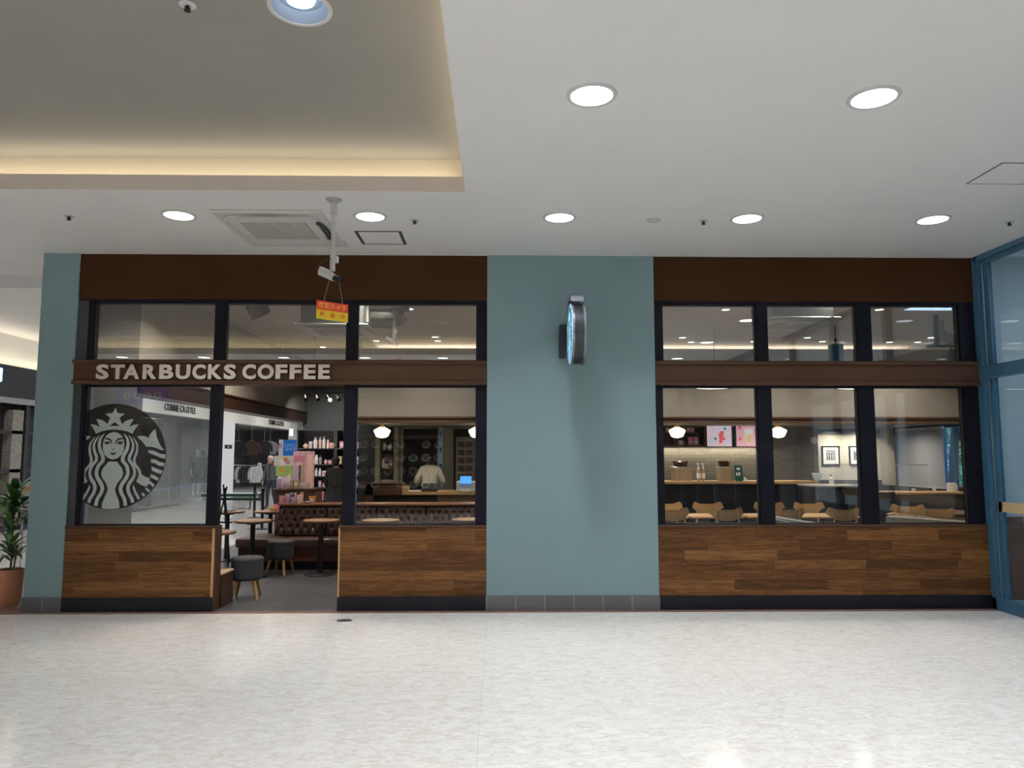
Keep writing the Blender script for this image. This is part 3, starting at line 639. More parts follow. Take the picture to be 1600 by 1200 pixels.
def emblem_shapes():
    """white and dark outlines in emblem coordinates (u to the side, v up, unit circle)"""
    ax = lambda y: 657 - 0.045 * (y - 62)
    N = lambda p: Vector(((p[0] - ax(p[1])) / 880.0, (884 - p[1]) / 880.0))
    W, D = [], []
    def both(pts, lst, sm=0):
        q = [N(p) for p in pts]
        q = [Vector((-.0015, p.y)) if abs(p.x) < .012 else p for p in q]
        if sm: q = smooth_closed(q, sm)
        lst.append(q); lst.append([Vector((-p.x, p.y)) for p in q][::-1])
    def strand(pts, sides=(1, -1), lst=None):
        a, b = ribbon(pts)
        for s in sides:
            for i in range(len(a) - 1):
                q = [N(a[i]), N(a[i + 1]), N(b[i + 1]), N(b[i])]
                if s < 0: q = [Vector((-p.x, p.y)) for p in q][::-1]
                (W if lst is None else lst).append(q)
    # star and crown, one half each side of the axis
    half = [(657, 62), (692, 160), (812, 172), (728, 240), (765, 345), (830, 290), (900, 265), (962, 260), (925, 320), (888, 395), (950, 360), (1047, 345), (1000, 410), (965, 460), (940, 508), (860, 470), (760, 445), (640, 435), (643, 375), (737, 380), (646, 310)]
    both(half, W)
    both([(638, 478), (700, 492), (755, 528), (795, 590), (808, 680), (800, 770), (765, 850), (710, 905), (655, 930), (618, 935)], W)
    strand([(795, 505, 6), (850, 580, 36), (868, 680, 50), (845, 780, 58), (795, 870, 62), (780, 950, 60), (800, B_ + 130, 58), (850, B_ + 200, 60), (868, B_ + 310, 58), (835, B_ + 400, 62), (780, B_ + 480, 64), (746, B_ + 565, 62), (765, B_ + 650, 60), (812, B_ + 740, 58), (828, B_ + 850, 62)])
    strand([(880, 535, 6), (932, 620, 30), (955, 700, 38), (935, 800, 46), (897, 880, 50), (890, 950, 50), (915, B_ + 130, 50), (962, B_ + 215, 46), (978, B_ + 310, 46), (948, B_ + 400, 54), (892, B_ + 480, 58), (868, B_ + 560, 56), (888, B_ + 650, 56), (935, B_ + 740, 54), (945, B_ + 800, 52)])
    strand([(945, 565, 6), (1000, 640, 24), (1022, 720, 30), (1008, 830, 38), (975, 920, 42), (980, 1010, 44), (1010, B_ + 200, 44), (1055, B_ + 265, 44), (1072, B_ + 335, 46)])
    both([(1050, B_ + 330), (1094, B_ + 325), (1150, B_ + 372), (1230, B_ + 395), (1228, B_ + 440), (1205, B_ + 500), (1165, B_ + 535), (1090, B_ + 510), (1005, B_ + 450), (1035, B_ + 390)], W)
    strand([(962, B_ + 505, 5), (966, B_ + 565, 34), (1000, B_ + 645, 40), (1038, B_ + 712, 44), (1046, B_ + 742, 44)])
    both([(618, B_ + 118), (690, B_ + 120), (722, B_ + 170), (772, B_ + 230), (790, B_ + 310), (768, B_ + 385), (700, B_ + 470), (657, B_ + 560), (662, B_ + 620), (700, B_ + 720), (726, B_ + 800), (728, B_ + 888), (650, B_ + 902), (576, B_ + 906)], W)
    both([(1015, 555), (1080, 543), (1150, 550), (1213, 578), (1232, 520), (1270, 470), (1326, 430), (1345, 560), (1400, 690), (1468, 785), (1410, 775), (1340, 745), (1270, 725), (1170, 722), (1110, 640)], W)
    for q in ([(1195, 780), (1300, 790), (1400, 840), (1493, 850), (1487, 925), (1400, 905), (1330, 870), (1225, 835)], [(1250, 925), (1330, 940), (1400, 980), (1477, 993), (1470, 1050), (1380, 1040), (1320, 1000), (1250, 990)],
              [(1258, B_ + 200), (1340, B_ + 235), (1442, B_ + 270), (1415, B_ + 328), (1350, B_ + 305), (1265, B_ + 265)], [(1245, B_ + 330), (1310, B_ + 350), (1387, B_ + 400), (1355, B_ + 440), (1290, B_ + 405), (1240, B_ + 380)],
              [(1225, B_ + 440), (1265, B_ + 460), (1312, B_ + 510), (1285, B_ + 545), (1235, B_ + 495), (1205, B_ + 490)], [(1165, B_ + 545), (1240, B_ + 598), (1215, B_ + 630), (1155, B_ + 575)], [(1115, B_ + 630), (1155, B_ + 670), (1130, B_ + 705), (1090, B_ + 660)]): both(q, W)
    strand([(664, 690, 10), (668, 640, 20), (705, 602, 30), (755, 588, 26), (802, 592, 12)], lst=D)
    both([(688, 640), (745, 636), (796, 645), (772, 676), (735, 688), (698, 672)], D)
    both([(617, 762), (650, 758), (642, 772), (615, 778)], D)
    both([(614, 832), (640, 820), (680, 820), (652, 852), (612, 866)], D)
    return W, D
EW, ED = emblem_shapes()
def emblem(parent, place, m_disc, m_white, m_dark, clip=None, d=0.0006):
    """place(u, v, layer) -> point; builds disc, light shapes and dark features"""
    for nm, polys, m, lay in (('disc_film', [[Vector((math.cos(2 * PI * k / 96), math.sin(2 * PI * k / 96))) for k in range(96)]], m_disc, 0), ('figure_print', EW, m_white, 1), ('face_print', ED, m_dark, 2)):
        bm = bmesh.new()
        for q in polys:
            try: bm.faces.new([bm.verts.new(place(p.x, p.y, lay)) for p in q])
            except Exception: pass
        if clip is not None:
            g = bm.verts[:] + bm.edges[:] + bm.faces[:]
            bmesh.ops.bisect_plane(bm, geom=g, plane_co=(clip, 0, 0), plane_no=(-1, 0, 0), clear_outer=True)
        bmesh.ops.triangulate(bm, faces=bm.faces[:])
        me = bpy.data.meshes.new(nm); bm.to_mesh(me); bm.free(); me.materials.append(m)
        o = bpy.data.objects.new(nm, me); COL.objects.link(o); o.parent = parent
ex, ez = P(176.5, 713, .085); er = (P(259.3, 713, .085)[0] - ex)
t = thing('window_decal', 'large round siren emblem in frosted and dark film on the corner window', 'window decal', (0, 0, 0))
emblem(t, lambda u, v, l: Vector((ex + er * u, 0.0872 - 0.0012 * l, ez + er * v)), film_mat('decal_dark_film', (0.010, 0.006, 0.004), 0.86), film_mat('decal_frosted_film', (0.42, 0.465, 0.445), 0.92), film_mat('decal_face_film', (0.05, 0.022, 0.016), 0.95), clip=-4.241)

# blade sign on the middle pier
t = thing('blade_sign', 'round black blade sign with a lit emblem face projecting from the middle pier', 'sign', (0.75, -0.55, 2.72))
M_bk = mat('sign_black', (0.03, 0.032, 0.036), 0.28, metal=0.5)
def disc_x(mb, x0, x1, r, n=56, mi=0): mb.cyl((x0, 0, 0), (x1, 0, 0), r, n=n, mi=mi)
mb = MB(); disc_x(mb, -.052, .058, .292); mb.build('drum', M_bk, t, True)
mb = MB(); disc_x(mb, -.060, -.040, .302); disc_x(mb, .046, .066, .302); mb.build('rim', mat('rim_grey', (0.16, 0.17, 0.20), 0.25, metal=0.6), t, True)
fa = MB(); disc_x(fa, -.0630, -.060, .290); fa.build('face_ring', mat('sign_face_white', (0.6, 0.8, 0.95), 0.4, emit=0.35, ecol=(0.35, 0.65, 1.0)), t)
emblem(t, lambda u, v, l: Vector((-.0640 - .0012 * l, -u * .262, v * .262)), mat('sign_green', (0.0, 0.22, 0.16), 0.4, emit=0.12, ecol=(0.0, 0.5, 0.4)), mat('sign_lit_white', (0.55, 0.75, 0.95), 0.4, emit=0.55, ecol=(0.35, 0.68, 1.0)), mat('sign_green2', (0.0, 0.14, 0.12), 0.4))
mb = MB(); mb.box(-.125, -.062, .43, .55, -.17, .17, .004); mb.box(-.06, .03, .27, .55, -.05, .05); mb.build('wall_bracket', M_bk, t)
mb = MB()
def arc_strip(mb, x0, x1, r0, r1, a0, a1, n=10):
    q = [(0, -r0 * math.cos(a0 + (a1 - a0) * k / n), r0 * math.sin(a0 + (a1 - a0) * k / n)) for k in range(n + 1)] + [(0, -r1 * math.cos(a1 - (a1 - a0) * k / n), r1 * math.sin(a1 - (a1 - a0) * k / n)) for k in range(n + 1)]
    mb.prism([(x0, p[1], p[2]) for p in q], (x1 - x0, 0, 0))
arc_strip(mb, -.065, .055, .335, .375, R(60), R(155)); mb.box(-.03, .03, -.04, .04, .29, .34); mb.box(-.04, .05, .28, .55, .12, .16); mb.build('hood', mat('hood_grey', (0.30, 0.32, 0.36), 0.3, metal=0.5), t)

# floor drain cap, plant
x, y = G(538, 970)
t = thing('floor_cap', 'small round dark metal cap set in the pale floor before the doorway', 'floor cap', (x, y, 0))
MB().lathe([(0, .004), (.058, .004), (.066, .001)], 32).build('lid', mat('cap_metal', (0.10, 0.10, 0.10), 0.4, metal=0.5), t, True)
MB().lathe([(.066, .001), (.066, .0045), (.072, .004), (.075, 0)], 32).build('rim', M_steel, t, True)
# ------------------------------------------------------------------ potted plant by the corner pier
M_leaf = mat('leaf_green', (0.045, 0.13, 0.035), 0.4, noise=0.35, nscale=9); M_leaf2 = mat('leaf_green_light', (0.10, 0.22, 0.06), 0.4, noise=0.3, nscale=9)
M_terra = mat('terracotta', (0.52, 0.22, 0.12), 0.55, noise=0.08, nscale=5)
px0, py0 = -5.10, 0.36
t = thing('potted_plant', 'green leafy dracaena in a terracotta pot beside the corner pier', 'potted plant', (px0, py0, 0.0))
MB().lathe([(0, 0.0), (.095, 0.002), (.108, .02), (.122, .12), (.130, .36), (.132, .372), (.120, .372), (.116, .33), (0, .33)], 40).build('pot', M_terra, t, True)
MB().lathe([(0, .332), (.116, .332)], 24).build('soil', mat('soil', (0.05, 0.035, 0.025), 0.9), t)
MB().tube([(0, 0, .33), (.012, .004, .6), (-.008, 0, .8), (.01, 0, 1.02)], .012, 8).tube([(.02, .02, .33), (.03, .03, .5), (.035, .03, .62)], .010, 8).build('stem', mat('stem_brown', (0.20, 0.15, 0.09), 0.7), t, True)
def leaf(mb, base, az, el, L, wd, droop, mi):
    n_ = 9; d = Vector((math.cos(az), math.sin(az), 0)); side = Vector((-math.sin(az), math.cos(az), 0)); a, b, m = [], [], []
    pos = Vector(base); e = el
    for i in range(n_ + 1):
        u = i / n_; w_ = wd * (math.sin(PI * min(1, u * 1.0 + .06)) ** .8) * (1 - .25 * u) if u < 1 else 0.001
        m.append(mb.b.verts.new(pos + Vector((0, 0, -.18 * w_)))); a.append(mb.b.verts.new(pos + side * w_)); b.append(mb.b.verts.new(pos - side * w_))
        pos = pos + (d * math.cos(e) + Vector((0, 0, 1)) * math.sin(e)) * (L / n_); e -= droop / n_
    for i in range(n_):
        for p, q in ((a, m), (m, b)):
            f = mb.b.faces.new([p[i], p[i + 1], q[i + 1], q[i]]); f.material_index = mi
rnd = random.Random(3)
mb = MB()
for zc, n_, L0 in ((1.06, 46, .36), (.58, 34, .27), (.84, 18, .32)):
    for i in range(n_):
        az = i * 2.4 + rnd.uniform(-.3, .3); el = R(rnd.uniform(5, 80)); L = L0 * rnd.uniform(.75, 1.15)
        leaf(mb, (.02 * math.cos(az), .02 * math.sin(az), zc + rnd.uniform(-.12, .06)), az, el, L, .040 * L0 / .34, R(rnd.uniform(50, 110)), i % 2)
o = mb.build('foliage', [M_leaf, M_leaf2], t, True, fix=False)

# ------------------------------------------------------------------ people
def make_person(name, label, loc, rz, J, RAD, mats, mfun, hair=None, hands=True, face=True, scale=1.0, extra=None):
    """J: joint name -> point (figure faces -y); one continuous skinned body"""
    names = list(J); E_ = [('pelvis', 'belly'), ('belly', 'chest'), ('chest', 'neck'), ('neck', 'jaw'), ('jaw', 'head'),
         ('chest', 'sh_l'), ('sh_l', 'el_l'), ('el_l', 'wr_l'), ('wr_l', 'ha_l'), ('chest', 'sh_r'), ('sh_r', 'el_r'), ('el_r', 'wr_r'), ('wr_r', 'ha_r'),
         ('pelvis', 'hip_l'), ('hip_l', 'kn_l'), ('kn_l', 'an_l'), ('an_l', 'toe_l'), ('pelvis', 'hip_r'), ('hip_r', 'kn_r'), ('kn_r', 'an_r'), ('an_r', 'toe_r')]
    me = bpy.data.meshes.new('body'); me.from_pydata([J[k] for k in names], [(names.index(a), names.index(b)) for a, b in E_], [])
    tmp = bpy.data.objects.new('body', me); COL.objects.link(tmp)
    sk = tmp.modifiers.new('skin', 'SKIN'); sk.use_smooth_shade = True
    for i, k in enumerate(names):
        r = RAD[k]; r = (r, r) if not isinstance(r, tuple) else r
        me.skin_vertices[0].data[i].radius = r; me.skin_vertices[0].data[i].use_root = (k == 'pelvis')
    sb = tmp.modifiers.new('sub', 'SUBSURF'); sb.levels = 2; sb.render_levels = 2
    bpy.context.view_layer.update(); dg = bpy.context.evaluated_depsgraph_get()
    bme = bpy.data.meshes.new_from_object(tmp.evaluated_get(dg)); bpy.data.objects.remove(tmp)
    bm = bmesh.new(); bm.from_mesh(bme)
    for f in bm.faces: f.material_index = mfun(f.calc_center_median()); f.smooth = True
    mb = MB(); mb.b.free(); mb.b = bm
    H = Vector(J['head']); Jw = Vector(J['jaw']); up = (H - Jw).normalized(); fwd = Vector(J.get('_f', (0, -1, 0)))
    ns = len(mats)
    hr = RAD['head'] if not isinstance(RAD['head'], tuple) else RAD['head'][0]
    fwd = (J_face[name] if name in J_face else Vector((0, -1, 0))); side = up.cross(fwd).normalized()
    c = (H + Jw) / 2
    mb.sph(H, hr * 1.02, 20, 1, (1, 1.12, 1.12)); mb.sph(Jw + fwd * hr * .12 + up * .02, hr * .80, 18, 1, (.92, 1, 1.0))
    if face:
        mb.sph(c + fwd * hr * 1.08 - up * .003, hr * .17, 10, 1, (.8, .9, 1.5))
        for s in (-1, 1):
            mb.sph(c + side * s * hr * .38 + fwd * hr * .93 + up * .016, hr * .11, 8, ns - 1, (1.4, .5, .6)); mb.sph(c + side * s * hr * 1.0 + up * .002, hr * .2, 10, 1, (.5, .8, 1.4))
        mb.sph(c + fwd * hr * .92 - up * .047, hr * .13, 8, ns - 2, (2.0, .5, .5))
    if hands:
        for s in 'lr':
            a, b = Vector(J['wr_' + s]), Vector(J['ha_' + s]); d = (b - a).normalized(); v = d.cross(Vector((0, 1, 0))).normalized() if abs(d.y) < .9 else Vector((1, 0, 0)); q = d.cross(v)
            for k, (off, ln) in enumerate(((-.030, .066), (-.010, .076), (.010, .072), (.030, .056))):
                p = b + q * off * .95; m1 = p + d * ln * .55 + v * .006; mb.tube([p - d * .02, p + d * .01, m1, m1 + d * ln * .4 + v * .018], .008, 7, 1, rr=[.009, .009, .008, .0065])
            p = a + d * .03; mb.tube([p - q * .02, p - q * .045 + d * .02, p - q * .058 + d * .05], .009, 7, 1, rr=[.012, .0095, .007])
    t = thing(name, label, 'person', loc, rz); t.scale = (scale,) * 3
    o = mb.build('body', mats, t, fix=False)
    for p in o.data.polygons: p.use_smooth = True
    if hair: hair(t, H, Jw, up, fwd, side, hr)
    if extra: extra(t)
    return t
J_face = {}
def base_pose(arm='down'):
    J = dict(pelvis=(0, 0, .93), belly=(0, .005, 1.06), chest=(0, .01, 1.26), neck=(0, .015, 1.43), jaw=(0, -.005, 1.50), head=(0, .0, 1.60),
             sh_l=(-.165, .01, 1.37), el_l=(-.215, .03, 1.10), wr_l=(-.215, -.03, .86), ha_l=(-.213, -.05, .79), sh_r=(.165, .01, 1.37), el_r=(.215, .03, 1.10), wr_r=(.215, -.03, .86), ha_r=(.213, -.05, .79),
             hip_l=(-.09, 0, .88), kn_l=(-.10, -.01, .50), an_l=(-.105, .02, .09), toe_l=(-.115, -.13, .035), hip_r=(.09, 0, .88), kn_r=(.10, -.01, .50), an_r=(.105, .02, .09), toe_r=(.115, -.13, .035))
    Rd = dict(pelvis=(.145, .115), belly=(.135, .105), chest=(.15, .115), neck=.055, jaw=.062, head=.082, sh_l=.068, el_l=.05, wr_l=.033, ha_l=(.036, .02), sh_r=.068, el_r=.05, wr_r=.033, ha_r=(.036, .02),
              hip_l=.095, kn_l=.065, an_l=.045, toe_l=.038, hip_r=.095, kn_r=.065, an_r=.045, toe_r=.038)
    return J, Rd
SKIN = mat('skin', (0.55, 0.33, 0.24), 0.5); LIP = mat('lip', (0.38, 0.14, 0.11), 0.5); EYE = mat('eye_dark', (0.03, 0.02, 0.02), 0.3)
# elderly man walking in the corridor behind the shop
J, Rd = base_pose(); J.update(head=(-.02, -.07, 1.57), jaw=(-.02, -.085, 1.47), neck=(0, -.03, 1.41), chest=(0, 0, 1.25), kn_l=(-.10, -.07, .50), an_l=(-.10, -.05, .09), toe_l=(-.10, -.20, .035), an_r=(.10, .10, .09), toe_r=(.10, -.04, .035), el_l=(-.27, .04, 1.12), wr_l=(-.30, -.03, .88), ha_l=(-.30, -.05, .80), el_r=(.25, .06, 1.12), wr_r=(.27, -.02, .90), ha_r=(.27, -.04, .83))
Rd.update(chest=(.17, .13), belly=(.155, .125), el_l=.062, el_r=.062, sh_l=.078, sh_r=.078)
def mf(v): return 1 if v.z > 1.42 or (v.z < .865 and abs(v.x) > .20) else (2 if v.z < .90 and abs(v.x) < .2 and v.z > .08 else (3 if v.z <= .08 else 0))
def hair_short(m):
    def f(t, H, Jw, up, fwd, side, hr):
        MB().sph(H - fwd * hr * .14 + up * hr * .16, hr * 1.10, 20, 0, (1, 1.06, 1.02)).sph(H - fwd * .42 * hr - up * hr * .35, hr * .92, 16, 0, (1.05, .9, 1)).build('hair', m, t, True)
    return f
def man_extra(t):
    mb = MB()
    for s in (-1, 1): mb.tube([(-.02 + s * .030 + .022 * math.cos(a * PI / 4), -.185, 1.535 + .016 * math.sin(a * PI / 4)) for a in range(9)], .0025, 5)
    mb.cyl((-.028, -.187, 1.537), (-.012, -.187, 1.537), .0025, n=6); mb.build('glasses', M_blackm, t)
    mb = MB(); mb.box(-.012, .012, -.142, -.128, .98, 1.34); mb.build('zipper', M_blackm, t)
mx, my = G(423, 795)
make_person('person', 'elderly white-haired person in a grey jacket walking behind the shop', (mx, my, 0), R(-18), J, Rd,
            [mat('grey_jacket', (0.095, 0.10, 0.115), 0.7, noise=0.15), SKIN, mat('navy_trousers', (0.025, 0.03, 0.05), 0.8), mat('dark_shoe', (0.03, 0.03, 0.03), 0.5), LIP, EYE], mf, hair_short(mat('white_hair', (0.62, 0.61, 0.59), 0.7)), extra=man_extra, scale=0.93)
# woman in a dark coat seen from behind, at the merchandise shelves
J, Rd = base_pose(); J.update(el_l=(-.20, -.08, 1.12), wr_l=(-.16, -.26, 1.20), ha_l=(-.15, -.33, 1.22), el_r=(.20, .0, 1.10), wr_r=(.17, -.14, .98), ha_r=(.16, -.2, .95))
Rd.update(pelvis=(.19, .15), belly=(.155, .12), chest=(.155, .12), hip_l=.13, hip_r=.13, kn_l=.10, kn_r=.10, neck=.048, head=.08)
def mf2(v): return 1 if v.z > 1.44 or (v.y < -.24 and v.z > .9) or (v.y < -.15 and v.z < 1.0 and v.z > .9) else (2 if v.z < .42 else 0)
def hair_tail(t, H, Jw, up, fwd, side, hr):
    MB().sph(H - fwd * hr * .12 + up * hr * .1, hr * 1.14, 20, 0, (1, 1.05, 1.0)).sph(H - fwd * hr * .55 - up * hr * .5, hr * .95, 16, 0, (1.1, .8, 1.1)).build('hair', mat('dark_hair', (0.02, 0.012, 0.01), 0.5), t, True)
    MB().sph(H - fwd * hr * 1.15 - up * hr * .75, hr * .42, 12, 0, (1, 1, 1.9)).build('ponytail', mat('dark_hair', (0.02, 0.012, 0.01), 0.5), t, True)
def coat(t):
    m = mat('charcoal_coat', (0.045, 0.045, 0.05), 0.8, noise=0.2)
    MB().lathe([(.17, 1.02), (.185, .95), (.215, .70), (.235, .45), (.225, .45), (.16, 1.0)], 28, sy=.75).build('coat_skirt', m, t, True)
    MB().lathe([(.168, 1.03), (.176, 1.035), (.178, 1.065), (.165, 1.07)], 28, sy=.75).box(-.03, .03, .125, .15, .96, 1.04).build('belt', mat('belt_black', (0.02, 0.02, 0.022), 0.6), t, True)
wx, _ = P(524, 750, 7.6)
make_person('person', 'customer with dark tied hair in a long charcoal coat facing the merchandise shelves', (wx, 7.6, 0), R(180 + 12), J, Rd,
            [mat('charcoal_coat', (0.045, 0.045, 0.05), 0.8), SKIN, mat('stockings', (0.03, 0.025, 0.025), 0.6), LIP, EYE], mf2, hair_tail, face=False, extra=coat, scale=0.905)
# customer behind the display, only brown hair visible
J, Rd = base_pose()
def hair_bob(t, H, Jw, up, fwd, side, hr):
    MB().sph(H - fwd * hr * .1 + up * hr * .05, hr * 1.25, 20, 0, (1.08, 1.05, 1.0)).sph(Jw - fwd * hr * .5 + up * .01, hr * 1.2, 16, 0, (1.1, .8, .9)).build('hair', mat('brown_hair', (0.10, 0.035, 0.02), 0.5), t, True)
wx, _ = P(473, 730, 7.3)
make_person('person', 'customer with brown bobbed hair standing behind the pink display board', (wx, 7.3, 0), R(180), J, Rd,
            [mat('beige_top', (0.3, 0.22, 0.18), 0.8), SKIN, mat('navy_trousers', (0.025, 0.03, 0.05), 0.8), LIP, EYE], lambda v: 1 if v.z > 1.44 else (2 if v.z < .9 else 0), hair_bob, face=False, scale=0.885)
# barista in a white shirt, seen from behind, bending forward
J, Rd = base_pose(); J.update(chest=(0, -.05, 1.25), neck=(0, -.17, 1.38), jaw=(0, -.24, 1.41), head=(0, -.30, 1.47), sh_l=(-.155, -.08, 1.31), sh_r=(.155, -.08, 1.31), el_l=(-.26, -.06, 1.09), wr_l=(-.20, -.28, 1.0), ha_l=(-.18, -.35, .98), el_r=(.26, -.04, 1.09), wr_r=(.22, -.26, .97), ha_r=(.20, -.33, .95))
Rd.update(chest=(.18, .14), belly=(.16, .13), sh_l=.085, sh_r=.085, el_l=.072, el_r=.072, wr_l=.045, wr_r=.045)
def mf3(v): return 1 if (v.y < -.17 and v.z > 1.30) or v.y < -.27 else (2 if v.z < .98 else 0)
def apron(t): MB().lathe([(.165, .96), (.172, .97), (.174, 1.0), (.165, 1.01)], 28, sy=.8).box(-.05, .05, .125, .15, .93, .985).tube([(-.02, .15, .96), (-.05, .16, .86), (-.04, .16, .78)], .01).tube([(.02, .15, .96), (.04, .16, .88), (.06, .16, .80)], .01).build('apron_tie', M_blackm, t, True)
bx, _ = P(671, 745, 6.9)
make_person('person', 'staff member in a loose white shirt and black apron bending away behind the counter', (bx, 6.9, 0), R(180), J, Rd,
            [mat('white_shirt', (0.72, 0.71, 0.68), 0.8, noise=0.1, nscale=14, stretch=(1, 1, .25), bump=.6), SKIN, mat('black_apron', (0.02, 0.02, 0.025), 0.7), LIP, EYE], mf3, hair_short(mat('dark_hair', (0.02, 0.012, 0.01), 0.5)), face=False, extra=apron, scale=0.97)

# ------------------------------------------------------------------ tables, stools, tufted bench
M_top = mat('table_top_wood', (0.30, 0.17, 0.09), 0.35, noise=0.2, nscale=5, stretch=(.4, 4, 1)); M_topedge = mat('table_edge', (0.13, 0.065, 0.035), 0.4)
def make_table(label, x, y, z=0.72, r=0.235, pr=0.032, group='small round cafe tables'):
    t = thing('cafe_table', label, 'table', (x, y, 0), group=group)
    MB().lathe([(0, z - .028), (r - .01, z - .028), (r, z - .018), (r, z - .006), (r - .006, z)], 44).build('table_edge', M_topedge, t, True)
    MB().lathe([(0, z + .001), (r - .007, z + .001), (r - .006, z - .002)], 44).build('table_top', M_top, t)
    MB().cyl((0, 0, .02), (0, 0, z - .03), pr, n=20).cyl((0, 0, z - .05), (0, 0, z - .028), .09, n=20).build('pole', M_blackm, t, True)
    MB().lathe([(0, .03), (.05, .028), (.19, .018), (.205, .010), (.205, 0.001)], 40).build('base', M_blackm, t, True)
    for s in (-1, 1): MB().tube([(s * .03, 0, z - .115), (s * .045, 0, z - .118), (s * .06, 0, z - .112), (s * .066, 0, z - .098)], .004, 6).build('bag_hook', M_blackm, t)
    return t
def tx(px, py, Y): return P(px, py, Y)[0]
make_table('round cafe table with bag hooks in front of the bench seat end', tx(395.5, 812, 2.15), 2.15)
make_table('round cafe table in the doorway in front of the tufted bench back', tx(502, 812, 2.33), 2.33, .71)
make_table('round cafe table half hidden behind the corner window post', -3.13, .72, .72, .23)
make_table('round cafe table at the open corridor side holding a small stand', tx(356, 798, 3.75), 3.75, .72, .24)
make_table('round cafe table at the bench end with pink cups on it', tx(423, 798, 3.8), 3.8, .72, .24)
make_table('round cafe table seen through the pane next to the doorway', tx(595, 812, 2.3), 2.3, .71, .25)
make_table('round cafe table beside the middle pier behind the pane', tx(735, 811, 2.3), 2.3, .72, .25)
M_fab = mat('charcoal_fabric', (0.045, 0.047, 0.052), 0.85, noise=0.25, nscale=60, bump=.2); M_leg = mat('honey_wood', (0.42, 0.235, 0.085), 0.5, noise=0.15, nscale=6, stretch=(3, 3, .5))
def make_stool(label, x, y, rz=0.0):
    t = thing('stool', label, 'stool', (x, y, 0), rz, 'round upholstered stools')
    MB().lathe([(0, .20), (.150, .20), (.163, .212), (.168, .24), (.170, .38), (.170, .386), (.167, .389), (.167, .393), (.171, .396), (.172, .425), (.160, .440), (.10, .449), (0, .452)], 44).build('seat', M_fab, t, True)
    for k in range(4):
        a = PI / 4 + k * PI / 2; c, s = math.cos(a), math.sin(a)
        mb = MB(); mb.cyl((c * .185, s * .185, 0), (c * .125, s * .125, .205), .013, .022, n=14); mb.build('leg', M_leg, t, True)
    return t
make_stool('round charcoal stool with wooden legs just inside the doorway', tx(385.5, 900, .72), .73, R(8))
make_stool('round charcoal stool with wooden legs in front of the tufted bench', tx(438, 870, 2.36), 2.36, R(-12))

M_lea = mat('brown_leather', (0.050, 0.024, 0.017), 0.22, noise=0.2, nscale=20); M_seatl = mat('seat_leather', (0.06, 0.038, 0.032), 0.3, noise=0.2, nscale=12)
t = thing('banquette_bench', 'long dark brown tufted leather bench facing the windows', 'bench', (-2.0, 2.7, 0))
bx0 = tx(367, 850, 2.65); bxm = tx(430, 845, 3.05); bx1 = 0.25
L_ = lambda v: v + 2.0
mb = MB(); mb.box(L_(bx0), L_(bx0) + .60, -.05, .72, .31, .425, .02, seg=3); mb.build('seat', M_seatl, t, True)
mb = MB(); mb.box(L_(bx0) + .61, L_(bx1), -.05, .5, .31, .425, .02, seg=3); mb.build('seat', M_seatl, t, True)
MB().box(L_(bx0) + .03, L_(bx1), 0.0, .5, .12, .312).box(L_(bx0) + .03, L_(bx0) + .58, .5, .68, .12, .312).build('base', mat('red_brown_panel', (0.085, 0.025, 0.012), 0.4, noise=0.2, nscale=4), t)
MB().box(L_(bx0) + .06, L_(bx1), .03, .48, 0, .122).build('plinth', M_kick, t)
seams = [tx(p_, 800, 3.1) for p_ in (437, 511, 589, 666, 745)]
segs = list(zip(seams, seams[1:])) + [(seams[-1], bx1)]
for a, b in segs:
    nx, nz_ = 64, 40; bm = bmesh.new(); z0, z1 = .43, .84; W_ = b - a; grid = []
    pitch = .105; rows = .092
    def hgt(u, v):
        x_, z_ = u * W_, v * (z1 - z0); h = .045; best = 9
        for r_ in range(-1, 6):
            zz = rows * (r_ + .35)
            for c_ in range(-1, 10):
                xx = pitch * (c_ + (.5 if r_ % 2 else 0)) + .03
                dx, dz = x_ - xx, z_ - zz; dd = math.hypot(dx, dz); best = min(best, dd)
        cre = 9
        # diagonal creases between the buttons
        s_ = ((x_ - .03) / pitch + (z_ / rows - .35) / 2); q_ = ((x_ - .03) / pitch - (z_ / rows - .35) / 2)
        cre = min(abs((s_ + .5) % 1 - .5), abs((q_ + .5) % 1 - .5))
        h -= .030 * math.exp(-(best / .020) ** 2) + .012 * math.exp(-(cre / .09) ** 2)
        ed = min(u, 1 - u, v, 1 - v); h -= .03 * math.exp(-(ed / .02) ** 2); return h
    for j in range(nz_ + 1):
        row = []
        for i in range(nx + 1):
            u, v = i / nx, j / nz_; lean = -.06 * (1 - v)
            xo = L_(a) + u * W_
            if a == segs[0][0]: xo = L_(a) + u * W_ - (1 - u) * .055 * (1 - v)
            row.append(bm.verts.new((xo, .42 + lean - hgt(u, v), z0 + v * (z1 - z0))))
        grid.append(row)
    for j in range(nz_):
        for i in range(nx): bm.faces.new([grid[j][i], grid[j][i + 1], grid[j + 1][i + 1], grid[j + 1][i]])
    mb = MB(); mb.b.free(); mb.b = bm; mb.box(L_(a), L_(b) - .004, .40, .47, z0, z1)
    o = mb.build('backrest', M_lea, t, fix=False)
    for p in o.data.polygons: p.use_smooth = len(p.vertices) == 4 and p.area < .001
    mb = MB()
    for r_ in range(0, 5):
        for c_ in range(0, 8):
            xx = pitch * (c_ + (.5 if r_ % 2 else 0)) + .03; zz = rows * (r_ + .35)
            if .02 < xx < W_ - .02 and zz < z1 - z0 - .02: mb.sph((L_(a) + xx, .42 - .06 * (1 - zz / (z1 - z0)) - .018, z0 + zz), .010, 8, 0, (1, .5, 1))
    mb.build('button', M_seatl, t, True)
MB().box(L_(bxm) + .02, L_(bx1), .36, .72, .845, .872, .004).build('top_rail', mat('rail_wood', (0.20, 0.085, 0.045), 0.35, noise=.2, nscale=4, stretch=(.3, 2, 1)), t)
